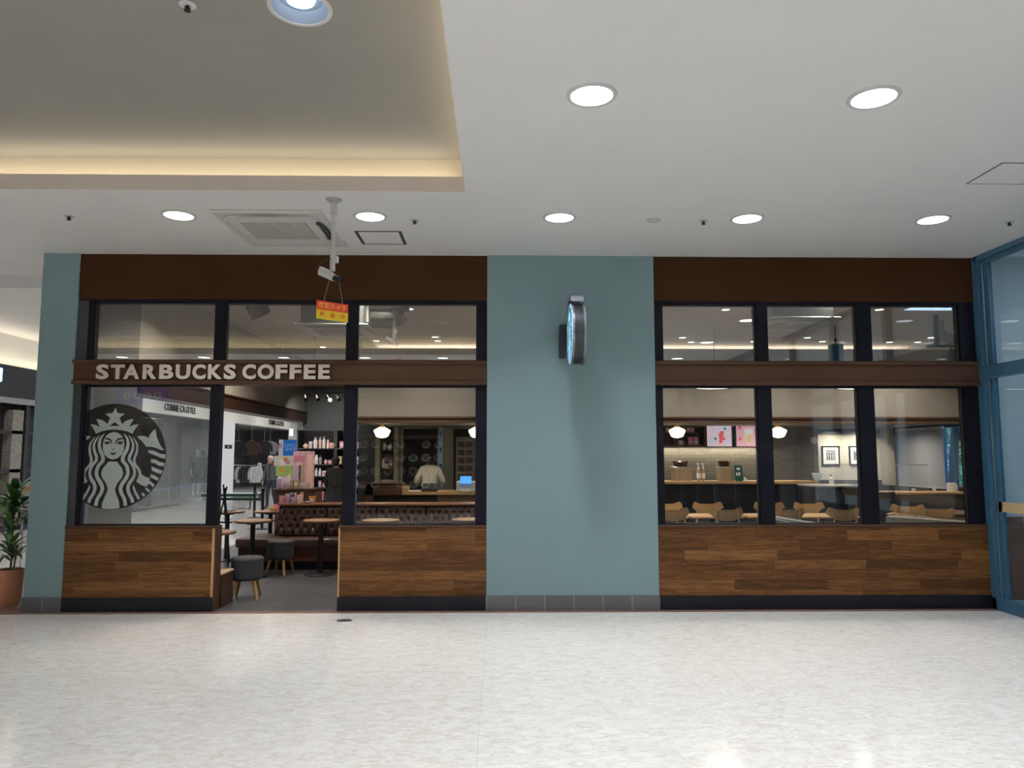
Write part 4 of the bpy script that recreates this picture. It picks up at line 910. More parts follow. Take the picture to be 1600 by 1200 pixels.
MB().box(L_(bxm) + .03, L_(bx1), .47, .70, 0.0, .845).build('back_panel', mat('back_panel_oak', (0.30, 0.16, 0.06), 0.5, noise=.2, nscale=3), t)
# low wooden step seat behind the corner window
t = thing('low_wooden_bench', 'low dark wooden bench with pale edge just inside the doorway', 'bench', (-3.55, .34, 0))
MB().box(-.76, .72, -.16, .16, 0, .33).build('body', M_dwood, t); MB().box(-.76, .725, -.165, .165, .33, .35, .003).build('seat', mat('pale_wood_top', (0.50, 0.36, 0.20), .4, noise=.1), t)
# easel
y_ = 3.15; xa_, za_ = P(347, 757, y_)
t = thing('easel_stand', 'thin black folding easel stand beside the window post', 'easel', (xa_ + .04, y_, 0))
MB().tube([(-.02, 0, za_), (.13, -.12, 0)], .012, 8).build('leg', M_blackm, t); MB().tube([(.03, 0, za_ - .03), (-.15, -.12, 0)], .012, 8).build('leg', M_blackm, t); MB().tube([(0, 0, za_ - .05), (0, .30, 0)], .012, 8).build('leg', M_blackm, t)
MB().box(-.12, .14, -.05, -.03, .60, .62).build('cross_bar', M_blackm, t)
t = thing('leaflet_stand', 'small pale blue leaflet stand on a round table at the corridor side', 'stand', (tx(358, 797, 3.75), 3.75, .722))
MB().prism([(-.05, -.05, 0), (.05, -.05, 0), (.06, .0, .14), (-.02, .0, .14)], (0, .006, 0)).build('leaflet', mat('pale_blue_paper', (.5, .6, .8), .5), t); MB().box(-.08, .08, -.06, .06, 0, .01).build('base', M_blackm, t)

# ------------------------------------------------------------------ merchandise
PAL = dict(pink=(.72, .30, .38), peach=(.80, .52, .44), white=(.74, .70, .70), lilac=(.52, .40, .54), grey=(.28, .25, .26), teal=(.22, .38, .42), dark=(.05, .055, .08), navy=(.08, .10, .2), tan=(.48, .34, .20), cream=(.74, .64, .45), rose=(.60, .20, .30), green=(.22, .32, .16), yellow=(.75, .58, .28), brown=(.2, .1, .05), orange=(.6, .25, .05), black=(.02, .02, .02), blue=(.15, .3, .7))
def pm(c): return mat('glaze_' + c, PAL[c], .35, noise=.06, nscale=30)
_proto = {}
def merch(kind, col, w_, h_, loc, label, group, lid=None):
    """w_, h_ real width and height in metres"""
    cat = {'mug': 'mug', 'tumbler': 'tumbler', 'bottle': 'bottle', 'box': 'box', 'bag': 'coffee bag', 'cup': 'cup', 'pot': 'teapot', 'plate': 'plate'}[kind]
    nm = {'mug': 'mug', 'tumbler': 'tumbler', 'bottle': 'bottle', 'box': 'gift_box', 'bag': 'coffee_bag', 'cup': 'cup', 'pot': 'teapot', 'plate': 'plate'}[kind]
    t = thing(nm, label, cat, loc, rnd.uniform(-.3, .3) if kind in ('box', 'bag') else 0, group); r = w_ / 2; m = pm(col); lm = pm(lid or 'grey'); dot = pm('rose' if col in ('white', 'cream', 'peach', 'lilac') else 'white')
    key = (kind, col, lid, round(w_, 3), round(h_, 3))
    if key in _proto:
        for nm_, me in _proto[key]:
            o = bpy.data.objects.new(nm_, me); COL.objects.link(o); o.parent = t
        return t
    if kind == 'mug':
        a = r * .8; MB().lathe([(0, 0), (a * .9, 0), (a, .01), (a, h_), (a * .9, h_), (a * .88, .012), (0, .012)], 20).build('body', m, t, True)
        MB().tube([(a * .95, 0, h_ * .78), (a * 1.45, 0, h_ * .75), (a * 1.55, 0, h_ * .45), (a * 1.3, 0, h_ * .22), (a * .95, 0, h_ * .2)], r * .12, 8).build('handle', m, t, True)
    elif kind == 'cup': MB().lathe([(0, 0), (r * .7, 0), (r * .74, .005), (r * .95, h_ * .85)], 20).build('body', m, t, True); MB().lathe([(r, h_ * .85), (r, h_ * .92), (r * .8, h_), (0, h_)], 20).build('lid', lm, t, True)
    elif kind == 'tumbler': MB().lathe([(0, 0), (r * .82, 0), (r * .86, .006), (r * .98, h_ * .83)], 20).build('body', m, t, True); MB().lathe([(r, h_ * .82), (r, h_ * .93), (r * .75, h_), (0, h_)], 20).build('lid', lm, t, True)
    elif kind == 'bottle': MB().lathe([(0, 0), (r * .95, 0), (r, .008), (r, h_ * .66), (r * .62, h_ * .78), (r * .6, h_ * .80)], 20).build('body', m, t, True); MB().lathe([(r * .66, h_ * .79), (r * .66, h_ * .98), (r * .5, h_), (0, h_)], 20).build('lid', lm, t, True)
    elif kind == 'box':
        MB().box(-r, r, -r * .7, r * .7, 0, h_, .003).build('carton', m, t); MB().box(-r * .55, r * .55, -r * .7 - .002, -r * .7, h_ * .3, h_ * .7).build('print', dot, t)
    elif kind == 'bag':
        mb = MB(); a = r; d = r * .55; mb.prism([(0, -d, 0), (0, d, 0), (0, d * .9, h_ * .7), (0, .006, h_ * .93), (0, .006, h_), (0, -.006, h_), (0, -.006, h_ * .93), (0, -d * .9, h_ * .7)], (a * 2, 0, 0))
        for v in mb.b.verts: v.co.x -= a
        mb.build('pouch', m, t); MB().box(-a * .6, a * .6, -d - .003, -d, h_ * .22, h_ * .55).build('print', dot, t)
    elif kind == 'pot':
        MB().lathe([(0, 0), (r * .5, 0), (r * .8, h_ * .25), (r * .82, h_ * .5), (r * .5, h_ * .82), (r * .15, h_ * .9), (r * .12, h_), (0, h_)], 20).build('body', m, t, True)
        MB().tube([(-r * .6, 0, h_ * .3), (-r * .95, 0, h_ * .5), (-r * 1.05, 0, h_ * .68)], r * .1, 8, rr=[r * .16, r * .12, r * .07]).build('spout', m, t, True)
        MB().tube([(r * .6, 0, h_ * .65), (r * 1.0, 0, h_ * .62), (r * 1.0, 0, h_ * .32), (r * .65, 0, h_ * .25)], r * .08, 8).build('handle', m, t, True)
    elif kind == 'plate': MB().lathe([(0, 0), (r * .5, 0), (r, h_), (r * .96, h_ * 1.1), (r * .45, h_ * .3), (0, h_ * .3)], 24).build('dish', m, t, True); t['category'] = 'plate'
    if kind in ('mug', 'cup', 'tumbler', 'bottle') and w_ > .05:
        rr_ = r * (.8 if kind == 'mug' else .93 if kind != 'cup' else .86)
        MB().sph((0, -rr_ * .86, h_ * .42), rr_ * .42, 10, 0, (1, .35, 1)).build('round_print', dot, t)
    _proto[key] = [(c.name.split('.')[0], c.data) for c in t.children]
    return t
ORD = ['first', 'second', 'third', 'fourth', 'fifth', 'sixth', 'seventh', 'eighth', 'ninth', 'tenth', 'eleventh', 'twelfth']
# merchandise shelves, two bays
YS = 8.55; YF = 8.75
def sz(py): return P(500, py, YF)[1]
bays = [(tx(463.5, 700, YF), tx(523.5, 700, YF)), (tx(524.5, 700, YF), tx(587, 700, YF))]
M_shm = mat('shelf_black', (0.012, 0.012, 0.013), .45); M_shf = mat('shelf_edge_grey', (0.13, 0.13, 0.14), .35, metal=.5)
shz = [sz(700.5), sz(725.3), sz(743.8), sz(762)]; top_ = sz(671)
for bi, (a, b) in enumerate(bays):
    t = thing('merchandise_shelf', ['tall black merchandise shelf bay at the open corridor end', 'tall black merchandise shelf bay partly behind the dark window post'][bi], 'shelf', ((a + b) / 2, 9.0, 0)); c = (b - a) / 2
    mb = MB(); mb.box(-c, -c + .03, -.24, .28, 0, top_).box(c - .03, c, -.24, .28, 0, top_).box(-c, c, .26, .29, 0, top_); mb.build('cabinet_body', M_shm, t)
    mb = MB(); mb.box(-c, c, -.25, -.23, top_ - .03, top_, .006).box(-c, -c + .022, -.25, -.235, 0, top_).box(c - .022, c, -.25, -.235, 0, top_); mb.build('face_frame', M_shf, t)
    for z in shz + [sz(782), .25]:
        mb = MB(); mb.box(-c + .03, c - .03, -.22, .26, z - .025, z - .002); mb.box(-c + .03, c - .03, -.235, -.22, z - .028, z + .001, mi=1); mb.build('shelf_board', [M_shm, M_shf], t)
area('shelf_fill', (-3.7, 7.4, 3.0), 10, .15, rot=(R(42), 0, 0), color=(1, .95, .9), spread=100)  # added lamp without a fixture, brightens the merchandise
K = 8.573
def shelf_items(row, zi, py_base, items):
    for i, (k_, col, lid, c0, c1, h_) in enumerate(items):
        mm = (16.3 + .0) / FPX / K * 1.0; xw = P(440 + (c0 + c1) / 2 / K, 720, 8.72)[0]
        w_ = (c1 - c0) * mm; hh = h_ * mm
        bay = 'corridor-end bay' if c1 < 725 else 'bay behind the window post'
        merch(k_, col, w_, hh, (xw, 8.72, zi), '%s %s, %s item on the %s shelf down of the black merchandise wall' % (col, {'pot': 'teapot', 'bag': 'coffee bag', 'box': 'gift box'}.get(k_, k_), ORD[i], ORD[row]), 'merchandise on the %s black shelf' % ORD[row], lid)
shelf_items(0, shz[0], 700, [('pot', 'peach', None, 280, 355, 72), ('cup', 'white', 'white', 355, 410, 92), ('bottle', 'white', 'grey', 420, 475, 150), ('bottle', 'peach', 'grey', 490, 528, 150), ('bottle', 'white', 'grey', 540, 582, 158), ('bottle', 'peach', 'white', 596, 634, 115), ('mug', 'peach', None, 632, 705, 74),
    ('box', 'pink', None, 775, 838, 95), ('cup', 'white', 'peach', 1000, 1048, 85), ('bag', 'pink', None, 1055, 1108, 115), ('box', 'pink', None, 1115, 1198, 112)])
shelf_items(1, shz[1], 725, [('tumbler', 'dark', 'navy', 215, 265, 130), ('tumbler', 'navy', 'navy', 275, 325, 130), ('box', 'peach', None, 335, 372, 125), ('box', 'peach', None, 385, 420, 130), ('bottle', 'white', 'white', 440, 490, 125), ('bottle', 'grey', 'dark', 500, 540, 118), ('pot', 'peach', None, 570, 615, 70), ('box', 'rose', None, 625, 680, 58),
    ('box', 'yellow', None, 755, 815, 105), ('bag', 'cream', None, 998, 1048, 105), ('bag', 'pink', None, 1055, 1110, 120), ('bag', 'pink', None, 1115, 1170, 118)])
shelf_items(2, shz[2], 744, [('bottle', 'white', 'white', 450, 486, 105), ('bottle', 'white', 'white', 498, 536, 105), ('box', 'white', None, 553, 612, 70), ('box', 'cream', None, 628, 672, 66), ('box', 'rose', None, 992, 1070, 95), ('cup', 'black', 'grey', 1080, 1112, 62), ('box', 'peach', None, 1122, 1175, 86), ('box', 'peach', None, 1182, 1236, 86)])
shelf_items(3, shz[3], 762, [('tumbler', 'white', 'pink', 500, 545, 92), ('mug', 'pink', None, 552, 612, 62), ('box', 'grey', None, 988, 1110, 108), ('box', 'pink', None, 1140, 1212, 108)])
shelf_items(4, sz(782), 782, [('box', 'pink', None, 498, 588, 118), ('bottle', 'white', 'dark', 985, 1020, 112), ('bottle', 'navy', 'grey', 1030, 1070, 112), ('bottle', 'lilac', 'white', 1080, 1125, 112)])
merch('bag', 'pink', .085, .165, (tx(578, 720, 8.72), 8.72, shz[1]), 'pink coffee bag, last item on the second shelf of the black merchandise wall', 'merchandise on the second black shelf')

# display counter before the shelves
YD = 4.9; zt = P(460, 763.5, YD - .3)[1]
xa, xb = tx(426.5, 765, YD - .3), tx(491.5, 765, YD - .3)
t = thing('display_counter', 'brown wooden display counter carrying pink and lilac tumblers', 'counter', ((xa + xb) / 2, YD, 0)); c = (xb - xa) / 2
MB().box(-c - .01, c + .01, -.31, .31, zt - .035, zt, .004).build('worktop', M_dwood, t)
MB().box(-c + .03, c - .01, -.27, .27, 0.0, zt - .035).build('body', mat('counter_brown', (0.10, .05, .03), .45, noise=.2, nscale=4), t)
K2 = 11.43
def on_counter(items, Yp, zp, grp, where):
    for i, (k_, col, lid, c0, c1, h_, dy) in enumerate(items):
        mm = (Yp + 7.7) / FPX / K2
        merch(k_, col, (c1 - c0) * mm, h_ * mm, (P(360 + (c0 + c1) / 2 / K2, 770, Yp + dy)[0], Yp + dy, zp), '%s %s, %s along %s' % (col, {'box': 'gift box'}.get(k_, k_), ORD[i], where), grp, lid)
on_counter([('tumbler', 'lilac', 'lilac', 815, 912, 185, -.08), ('bottle', 'lilac', 'pink', 928, 1005, 225, .1), ('mug', 'lilac', None, 935, 1050, 92, -.12), ('tumbler', 'tan', 'teal', 1055, 1125, 160, -.1), ('box', 'tan', None, 1135, 1222, 150, -.1), ('cup', 'white', 'white', 1258, 1338, 88, -.12), ('mug', 'cream', None, 1375, 1448, 80, -.12),
            ('bottle', 'peach', 'peach', 1020, 1062, 245, .12)], YD - .12, zt + .001, 'cups on the display counter', 'the top of the wooden display counter')
ya = YD + .02; x0, z0 = P(457, 757, ya); x1, z1 = P(491.5, 705, ya)
t = thing('poster_stand', 'clear stand with a pink drink poster on the display counter', 'poster', ((x0 + x1) / 2, ya, zt + .001)); c = (x1 - x0) / 2; h_ = z1 - zt
MB().box(-c, c, .004, .010, 0, h_).build('poster_sheet', mat('poster_pink', (.62, .42, .47), .3, noise=.35, nscale=12), t)
for a, b, e, f, m_ in ((-.9, .1, .74, .88, 'rose'), (-.85, -.55, .1, .6, 'lilac'), (-.45, -.25, .12, .62, 'navy'), (-.15, .1, .1, .68, 'tan'), (.3, .85, .12, .9, 'peach')): MB().box(c * a, c * b, 0, .004, h_ * e, h_ * f).build('printed_picture', pm(m_), t)
# ledge behind the bench
zl = .873
on_counter([('mug', 'pink', None, 868, 985, 128, -.05), ('tumbler', 'lilac', 'lilac', 980, 1058, 158, -.02), ('tumbler', 'navy', 'grey', 1062, 1132, 168, .14), ('mug', 'lilac', None, 1078, 1172, 104, -.05), ('tumbler', 'peach', 'white', 1146, 1180, 170, .14), ('tumbler', 'white', 'peach', 1190, 1262, 138, -.03), ('tumbler', 'peach', 'grey', 1246, 1306, 182, .14), ('mug', 'dark', None, 1330, 1408, 78, 0), ('box', 'orange', None, 1408, 1518, 108, .08),
            ], 3.26, zl, 'cups on the bench rail', 'the rail behind the tufted bench')
merch('plate', 'white', .10, .02, (tx(483, 788, 3.15), 3.15, zl), 'small white dish before the orange box on the bench rail', 'small dishes on the bench rail'); merch('plate', 'peach', .09, .02, (tx(474.5, 788, 3.15), 3.15, zl), 'small peach dish before the dark mug on the bench rail', 'small dishes on the bench rail')
merch('mug', 'pink', .11, .10, (tx(431.5, 796, 3.75), 3.75, .722), 'pink mug on the round table at the bench end', 'cups on the round table'); merch('mug', 'lilac', .12, .13, (tx(440.5, 796, 3.85), 3.85, .722), 'lilac mug on the round table at the bench end', 'cups on the round table')
merch('plate', 'yellow', .11, .055, (tx(426, 796, 3.68), 3.68, .722), 'small gold bowl on the round table at the bench end', 'cups on the round table')
# ------------------------------------------------------------------ back of the shop, behind the order counter
YBK = 7.6
def bxy(name, pxa, pxb, pya, pyb, Y, dep, m, parent=None, kind='structure', bev=0):
    x0, z1 = P(pxa, pya, Y); x1, z0 = P(pxb, pyb, Y); o = MB().box(x0, x1, Y, Y + dep, z0, z1, bev).build(name, m, parent)
    if kind: o['kind'] = kind
    return o
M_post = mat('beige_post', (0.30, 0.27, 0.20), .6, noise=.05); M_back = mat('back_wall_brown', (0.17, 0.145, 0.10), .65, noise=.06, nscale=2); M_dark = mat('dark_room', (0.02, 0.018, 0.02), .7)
Zb = 2.14
def bw(name, pa, pb, z0, z1, Y, dep, m): 
    x0 = P(pa, 720, Y)[0]; x1 = P(pb, 720, Y)[0]; return sbox(name, x0, x1, Y, Y + dep, z0, z1, m)
bw('wall_back_post', 586, 593.5, 0, Zb, YBK - .1, .25, M_post); bw('wall_back_post', 615, 621.5, 0, Zb, YBK - .1, .25, M_post)
bw('wall_back_panel', 621.5, 628, 0, Zb, YBK, .1, M_back); bw('wall_back_panel', 692.5, 706, 0, Zb, YBK, .1, M_post)
bw('wall_back_panel', 745, 800, 0, Zb, YBK, .1, M_back)
zdt = P(650, 668, YBK)[1]
bw('wall_back_lintel', 621.5, 745, zdt, Zb, YBK, .1, M_back)
x0 = P(586, 720, 7.9)[0]
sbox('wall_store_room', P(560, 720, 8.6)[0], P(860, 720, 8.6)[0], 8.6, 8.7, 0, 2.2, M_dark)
# niche shelving with jars
xa, xb = P(593.5, 720, YBK)[0], P(615, 720, YBK)[0]; c = (xb - xa) / 2
t = thing('niche_shelf', 'narrow dark niche shelf between two beige posts behind the counter', 'shelf', ((xa + xb) / 2, YBK + .15, 0))
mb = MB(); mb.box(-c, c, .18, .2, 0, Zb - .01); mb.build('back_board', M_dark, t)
nz3 = [P(604, p_, YBK)[1] for p_ in (703, 731.5, 755.8)]
for z in nz3: MB().box(-c, c, -.16, .18, z - .02, z - .001).build('shelf_board', M_shm, t)
KN = 8.0; mmn = (YBK + 7.65) / FPX / KN
def nitems(z, rows, word):
    for i, (k_, col, lid, c0, c1, h_) in enumerate(rows):
        merch(k_, col, (c1 - c0) * mmn, h_ * mmn, (P(560 + (c0 + c1) / 2 / KN, 720, YBK + .05)[0], YBK + .05, z), '%s %s, %s on the %s board of the niche between beige posts' % (col, {'box': 'carton', 'pot': 'teapot'}.get(k_, k_), ORD[i], word), 'items in the niche', lid)
nitems(nz3[0], [('bottle', 'white', 'green', 298, 342, 108), ('pot', 'cream', None, 360, 425, 82)], 'upper'); nitems(nz3[1], [('bottle', 'white', 'white', 288, 328, 118), ('box', 'white', None, 332, 378, 56), ('box', 'brown', None, 386, 438, 100)], 'middle')
nitems(nz3[2], [('box', 'white', None, 273, 322, 48), ('box', 'cream', None, 328, 379, 48), ('box', 'peach', None, 385, 435, 46), ], 'lower')
# light door frames
for pa, pb in ((627, 684), (706, 745.5)):
    x0, x1 = P(pa, 720, YBK)[0], P(pb, 720, YBK)[0]; MB().box(x0, x0 + .03, YBK - .02, YBK, 0, zdt).box(x1 - .01, x1 + .01, YBK - .02, YBK, 0, zdt).box(x0, x1, YBK - .02, YBK, zdt - .025, zdt).build('door_frame', M_post)['kind'] = 'structure'
# pale blue strip painted as daylight reflected from outside
x0, x1 = P(685, 720, 7.3)[0], P(692, 720, 7.3)[0]
t = thing('daylight_strip', 'narrow pale blue strip painted as reflected daylight beside the back doorway', 'reflected_daylight', ((x0 + x1) / 2, 7.3, 0)); c = (x1 - x0) / 2
MB().box(-c, c, 0, .008, .85, 2.10).build('cloth', mat('daylight_blue', (.25, .45, .8), .5, noise=.3, nscale=6), t); MB().cyl((-c, 0, 2.10), (c, 0, 2.10), .012, n=10).build('rod', M_steel, t)  # sheet and rod only carry the painted blue reflection
for i in range(3): MB().box(-c * .5, c * .5, -.004, 0, 1.95 - i * .32, 2.03 - i * .32).build('strip_mark', pm('navy'), t)
# order counter
YC = 5.75; zc = P(700, 768, YC)[1]
xa, xm, xb = P(571, 768, YC)[0], P(683, 768, YC)[0], .35
M_cw = mat('counter_oak', (0.42, 0.26, 0.12), .4, noise=.2, nscale=4, stretch=(.3, 3, 1)); M_cf = mat('counter_front_brown', (0.11, .065, .03), .5, noise=.2, nscale=4)
t = thing('order_counter', 'long wooden order counter behind the tufted bench', 'counter', (0, YC + .3, 0))
MB().box(xa + .14, xb, -.3, .35, zc - .06, zc, .004).build('worktop', M_cw, t)
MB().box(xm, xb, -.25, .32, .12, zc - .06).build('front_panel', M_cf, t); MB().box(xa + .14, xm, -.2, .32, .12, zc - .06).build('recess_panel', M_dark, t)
MB().box(xa, xa + .14, -.32, .35, 0, zc + .14).box(xa, xa + .65, -.32, -.28, zc - .06, zc + .14).box(xa, xa + .65, -.32, .1, zc + .12, zc + .145).build('raised_ledge', M_dwood, t)
MB().box(xa, xb, -.2, .3, 0, .12).build('plinth', M_kick, t)
def at(px, py, Y, Z=None): x, z = P(px, py, Y); return x, z
xx = P(607, 766, YC + .1)[0]
t = thing('card_terminal_tray', 'flat black tray on the order counter behind the raised ledge', 'tray', (xx, YC + .12, zc)); MB().box(-.13, .13, -.09, .09, 0, .035, .008).build('tray_body', M_blackm, t); MB().box(-.11, .11, -.07, .07, .035, .04).build('mat_surface', pm('navy'), t)
xx = P(631, 762, YC + .1)[0]
t = thing('wicker_basket', 'small tan basket on the order counter below the back doorway', 'basket', (xx, YC + .12, zc)); MB().box(-.09, .09, -.07, .07, 0, .09, .012).build('basket_body', mat('wicker', (.38, .25, .12), .8, noise=.4, nscale=60), t); MB().tube([(-.08, 0, .08), (-.05, 0, .12), (.05, 0, .12), (.08, 0, .08)], .006).build('handle', mat('wicker', (.38, .25, .12), .8), t)
xx = P(649, 768, YC + .1)[0]
t = tag(MB().box(xx - .11, xx + .11, YC + .02, YC + .22, zc, zc + .01).build('menu_card', M_white), 'white menu card lying flat on the order counter', 'menu')
xx = P(671, 766, YC + .1)[0]
t = thing('cash_register', 'black till on the order counter in front of the bending staff member', 'cash register', (xx, YC + .12, zc)); MB().box(-.14, .14, -.12, .15, 0, .04, .005).build('base', M_blackm, t); MB().box(-.13, .13, -.02, .0, .04, .14, rot=(R(-20), 0, 0)).build('screen', M_blackm, t)
xx, zz = P(729, 752, YC + .1)
t = thing('payment_screen', 'white payment terminal with a lit blue screen on the order counter', 'cash register', (xx, YC + .15, zc))
MB().box(-.18, .17, -.12, .15, 0, P(729, 752.5, YC)[1] - zc, .01).build('cabinet', mat('register_white', (.5, .5, .52), .4), t)
x0, z1 = P(719, 744, YC); x1, z0 = P(736.5, 756, YC); MB().box(x0 - xx, x1 - xx, -.16, -.145, z0 - zc, z1 - zc).build('screen', mat('screen_blue', (.05, .2, .5), .3, emit=1.0, ecol=(.08, .42, 1.0)), t)
MB().box(-.09, .07, -.17, -.13, 0, .035).build('receipt_printer', M_white, t)
# pendant lamps
M_globe = mat('opal_glass', (1, .95, .82), .3, emit=5.0, ecol=(1.0, .86, .62)); M_brass = mat('brass', (.45, .30, .12), .35, metal=.8)
def pendant(px, label):
    Yp = 6.0; x = P(px, 675, Yp)[0]; zt_ = 2.14; zcn = P(px, 675, Yp)[1]
    t = thing('pendant_lamp', label, 'pendant lamp', (x, Yp, 0), group='opal schoolhouse pendants')
    MB().lathe([(0, zcn - .11), (.07, zcn - .10), (.115, zcn - .07), (.125, zcn - .035), (.150, zcn + .01), (.148, zcn + .035), (.09, zcn + .065), (.055, zcn + .085)], 32).build('lamp_shade', M_globe, t, True)
    MB().lathe([(.058, zcn + .075), (.045, zcn + .11), (.02, zcn + .13), (.012, zt_ - .02), (.06, zt_ - .012), (.065, zt_)], 24).build('fitter', M_brass, t, True)
    area('pendant_light', (x, Yp, zcn - .13), 6.0, .14, color=(1, .84, .6), spread=175)
for px, lb in ((597, 'opal glass pendant lamp over the order counter near the niche shelf'), (745, 'opal glass pendant lamp partly hidden by the frame of the middle pier'), (1058, 'opal glass pendant lamp in front of the open cup shelf'), (1216, 'opal glass pendant lamp past the menu boards')): pendant(px, lb)
# track with spots
yt = 4.3; x0, zt2 = P(478, 613.5, yt); x1 = P(560, 613, yt)[0]
t = thing('track_light', 'black ceiling track with small black spotlights over the doorway area', 'track light', ((x0 + x1) / 2, yt, zt2)); c = (x1 - x0) / 2
MB().box(-c, c, -.015, .015, -.012, .012).build('track', M_blackm, t)
for s in (-c * .7, c * .7): MB().cyl((s, 0, 0), (s, 0, ICH - zt2), .006, n=8).build('suspension_rod', M_blackm, t)
for i, px in enumerate((479.5, 497, 514, 528, 541)):
    x = P(px, 622, yt)[0] - (x0 + x1) / 2; mb = MB(); mb.cyl((x, 0, -.012), (x, 0, -.05), .008, n=8); mb.cyl((x - .03, .02, -.05), (x + .01 * i, -.04, -.115), .032, .034, n=18); mb.build('spotlight', M_blackm, t, True)
    if i == 2: MB().sph((x + .03, -.045, -.12), .028, 12).build('lit_lens', emis('track_glow', (1, .9, .75), 14), t, True)
# ------------------------------------------------------------------ bar side
YT = 7.5
xT0, xT1 = P(950, 720, YT)[0], P(1279, 720, YT)[0]
sbox('wall_tiled', xT0, xT1, YT, YT + .1, 0, Zb, tile_mat('taupe_wall_tile', (0.23, 0.205, 0.17), (.12, .11, .10), .20, .065, .005, 'XZ', .3, .12, bond=.5))
sbox('wall_bar_return', xT1 - .08, xT1, YT + .1, 8.9, 0, Zb, mat('bar_return', (.14, .14, .14), .6))
# open shelf with mugs
YQ = 7.15
xa, z1 = P(1000, 663, YQ); xb, z0 = P(1103, 697.5, YQ)
t = thing('wall_shelf', 'brown open wall shelf with coffee bags and a white mug above the tiled wall', 'shelf', ((xa + xb) / 2, YQ + .17, 0)); c = (xb - xa) / 2
M_sw = mat('shelf_walnut', (.10, .05, .025), .45, noise=.2, nscale=5)
mb = MB(); mb.box(-c, c, .14, .17, z0, Zb).box(-c, c, -.17, .14, z0, z0 + .03).box(-c, c, -.17, .14, Zb - .03, Zb).box(c - .03, c, -.17, .14, z0, Zb); mb.build('cabinet_body', M_sw, t)
zm = P(1050, 675.5, YQ)[1]; MB().box(-c, c - .03, -.165, .14, zm - .012, zm).build('shelf_board', M_sw, t); xd = P(1054, 690, YQ)[0] - (xa + xb) / 2; MB().box(xd - .012, xd + .012, -.165, .14, z0 + .03, Zb - .03).build('divider', M_sw, t)
mmq = (YQ + 7.75) / FPX
for i, (k_, col, lid, px, w_, h_, zz, lb) in enumerate([('bag', 'pink', None, 1043, 6, 12, zm, 'pink coffee bag at the pane edge, upper board of the brown wall shelf'), ('bag', 'pink', None, 1067, 6.5, 12, zm, 'pink coffee bag past the pendant, upper board of the brown wall shelf'), ('bag', 'rose', None, 1075, 6.5, 12, zm, 'middle rose coffee bag on the upper board of the brown wall shelf'), ('bag', 'pink', None, 1082, 6, 12, zm, 'last pink coffee bag, upper board of the brown wall shelf'),
    ('mug', 'white', None, 1063, 9.5, 7, z0 + .03, 'white mug on the lower board of the brown wall shelf'), ('bag', 'pink', None, 1079, 7.5, 12.5, z0 + .03, 'pink coffee bag next to the white mug on the brown wall shelf'), ('bag', 'pink', None, 1087, 7.5, 12.5, z0 + .03, 'outer pink coffee bag on the lower board of the brown wall shelf'), ('pot', 'dark', None, 1042, 6, 8, z0 + .03, 'small dark pot at the pane edge on the lower board of the brown wall shelf')]):
    merch(k_, col, w_ * mmq, h_ * mmq, (P(px, 690, YQ + .1)[0], YQ + .1, zz), lb, 'items on the brown wall shelf', lid)
# menu boards
def menu_board(pa, pb, label, fn, bg):
    x0, zt_ = P(pa, 663.5, YQ); x1, zb_ = P(pb, 697.5, YQ); t = thing('menu_board', label, 'menu board', ((x0 + x1) / 2, YQ + .02, (zt_ + zb_) / 2)); a, b = (x1 - x0) / 2, (zt_ - zb_) / 2
    MB().box(-a - .03, a + .03, .0, .12, -b - .01, b + .04).build('frame', M_blackm, t)
    MB().box(-a, a, -.006, -.001, -b, b).build('lit_panel', bg, t); fn(t, a, b)
def flat(mb, pts, y=-.009, d=.002): mb.prism([(p[0], y, p[1]) for p in pts], (0, d, 0))
def circ(cx, cz, r, n=20, sx=1, sz_=1): return [(cx + sx * r * math.cos(2 * PI * k / n), cz + sz_ * r * math.sin(2 * PI * k / n)) for k in range(n)]
def lit(nm, c, s=.5): return mat(nm, c, .4, emit=s, ecol=c)
def board1(t, a, b):
    mb = MB(); 
    for cx, cz, r in ((-.6, .5, .3), (.1, .7, .28), (.65, -.5, .35), (-.7, -.5, .3)): flat(mb, circ(a * cx, b * cz, a * r, sz_=.55), -.0075, .001)
    mb.build('cloud_print', lit('print_cloud', (.72, .72, .90)), t)
    mb = MB(); flat(mb, [(-.05 * a, .1 * b), (.15 * a, .45 * b), (.35 * a, .35 * b), (.3 * a, -.45 * b), (.02 * a, -.5 * b)]); flat(mb, circ(.1 * a, -.55 * b, .14 * a)); flat(mb, circ(.35 * a, -.3 * b, .12 * a)); mb.build('berry_print', lit('print_berry', (.75, .14, .16)), t)
    mb = MB(); flat(mb, [(-.5 * a, -.1 * b), (-.2 * a, -.05 * b), (-.12 * a, -.6 * b), (-.38 * a, -.65 * b)], -.0095); flat(mb, [(.25 * a, .8 * b), (.6 * a, .9 * b), (.66 * a, .35 * b), (.35 * a, .3 * b)], -.0095); mb.build('cup_print', lit('print_cup', (.62, .74, .85)), t)
    mb = MB(); flat(mb, circ(-.33 * a, -.3 * b, .09 * a), -.0105); flat(mb, circ(.46 * a, .62 * b, .09 * a), -.0105); mb.build('green_dot', lit('print_green', (.05, .25, .2), .2), t)
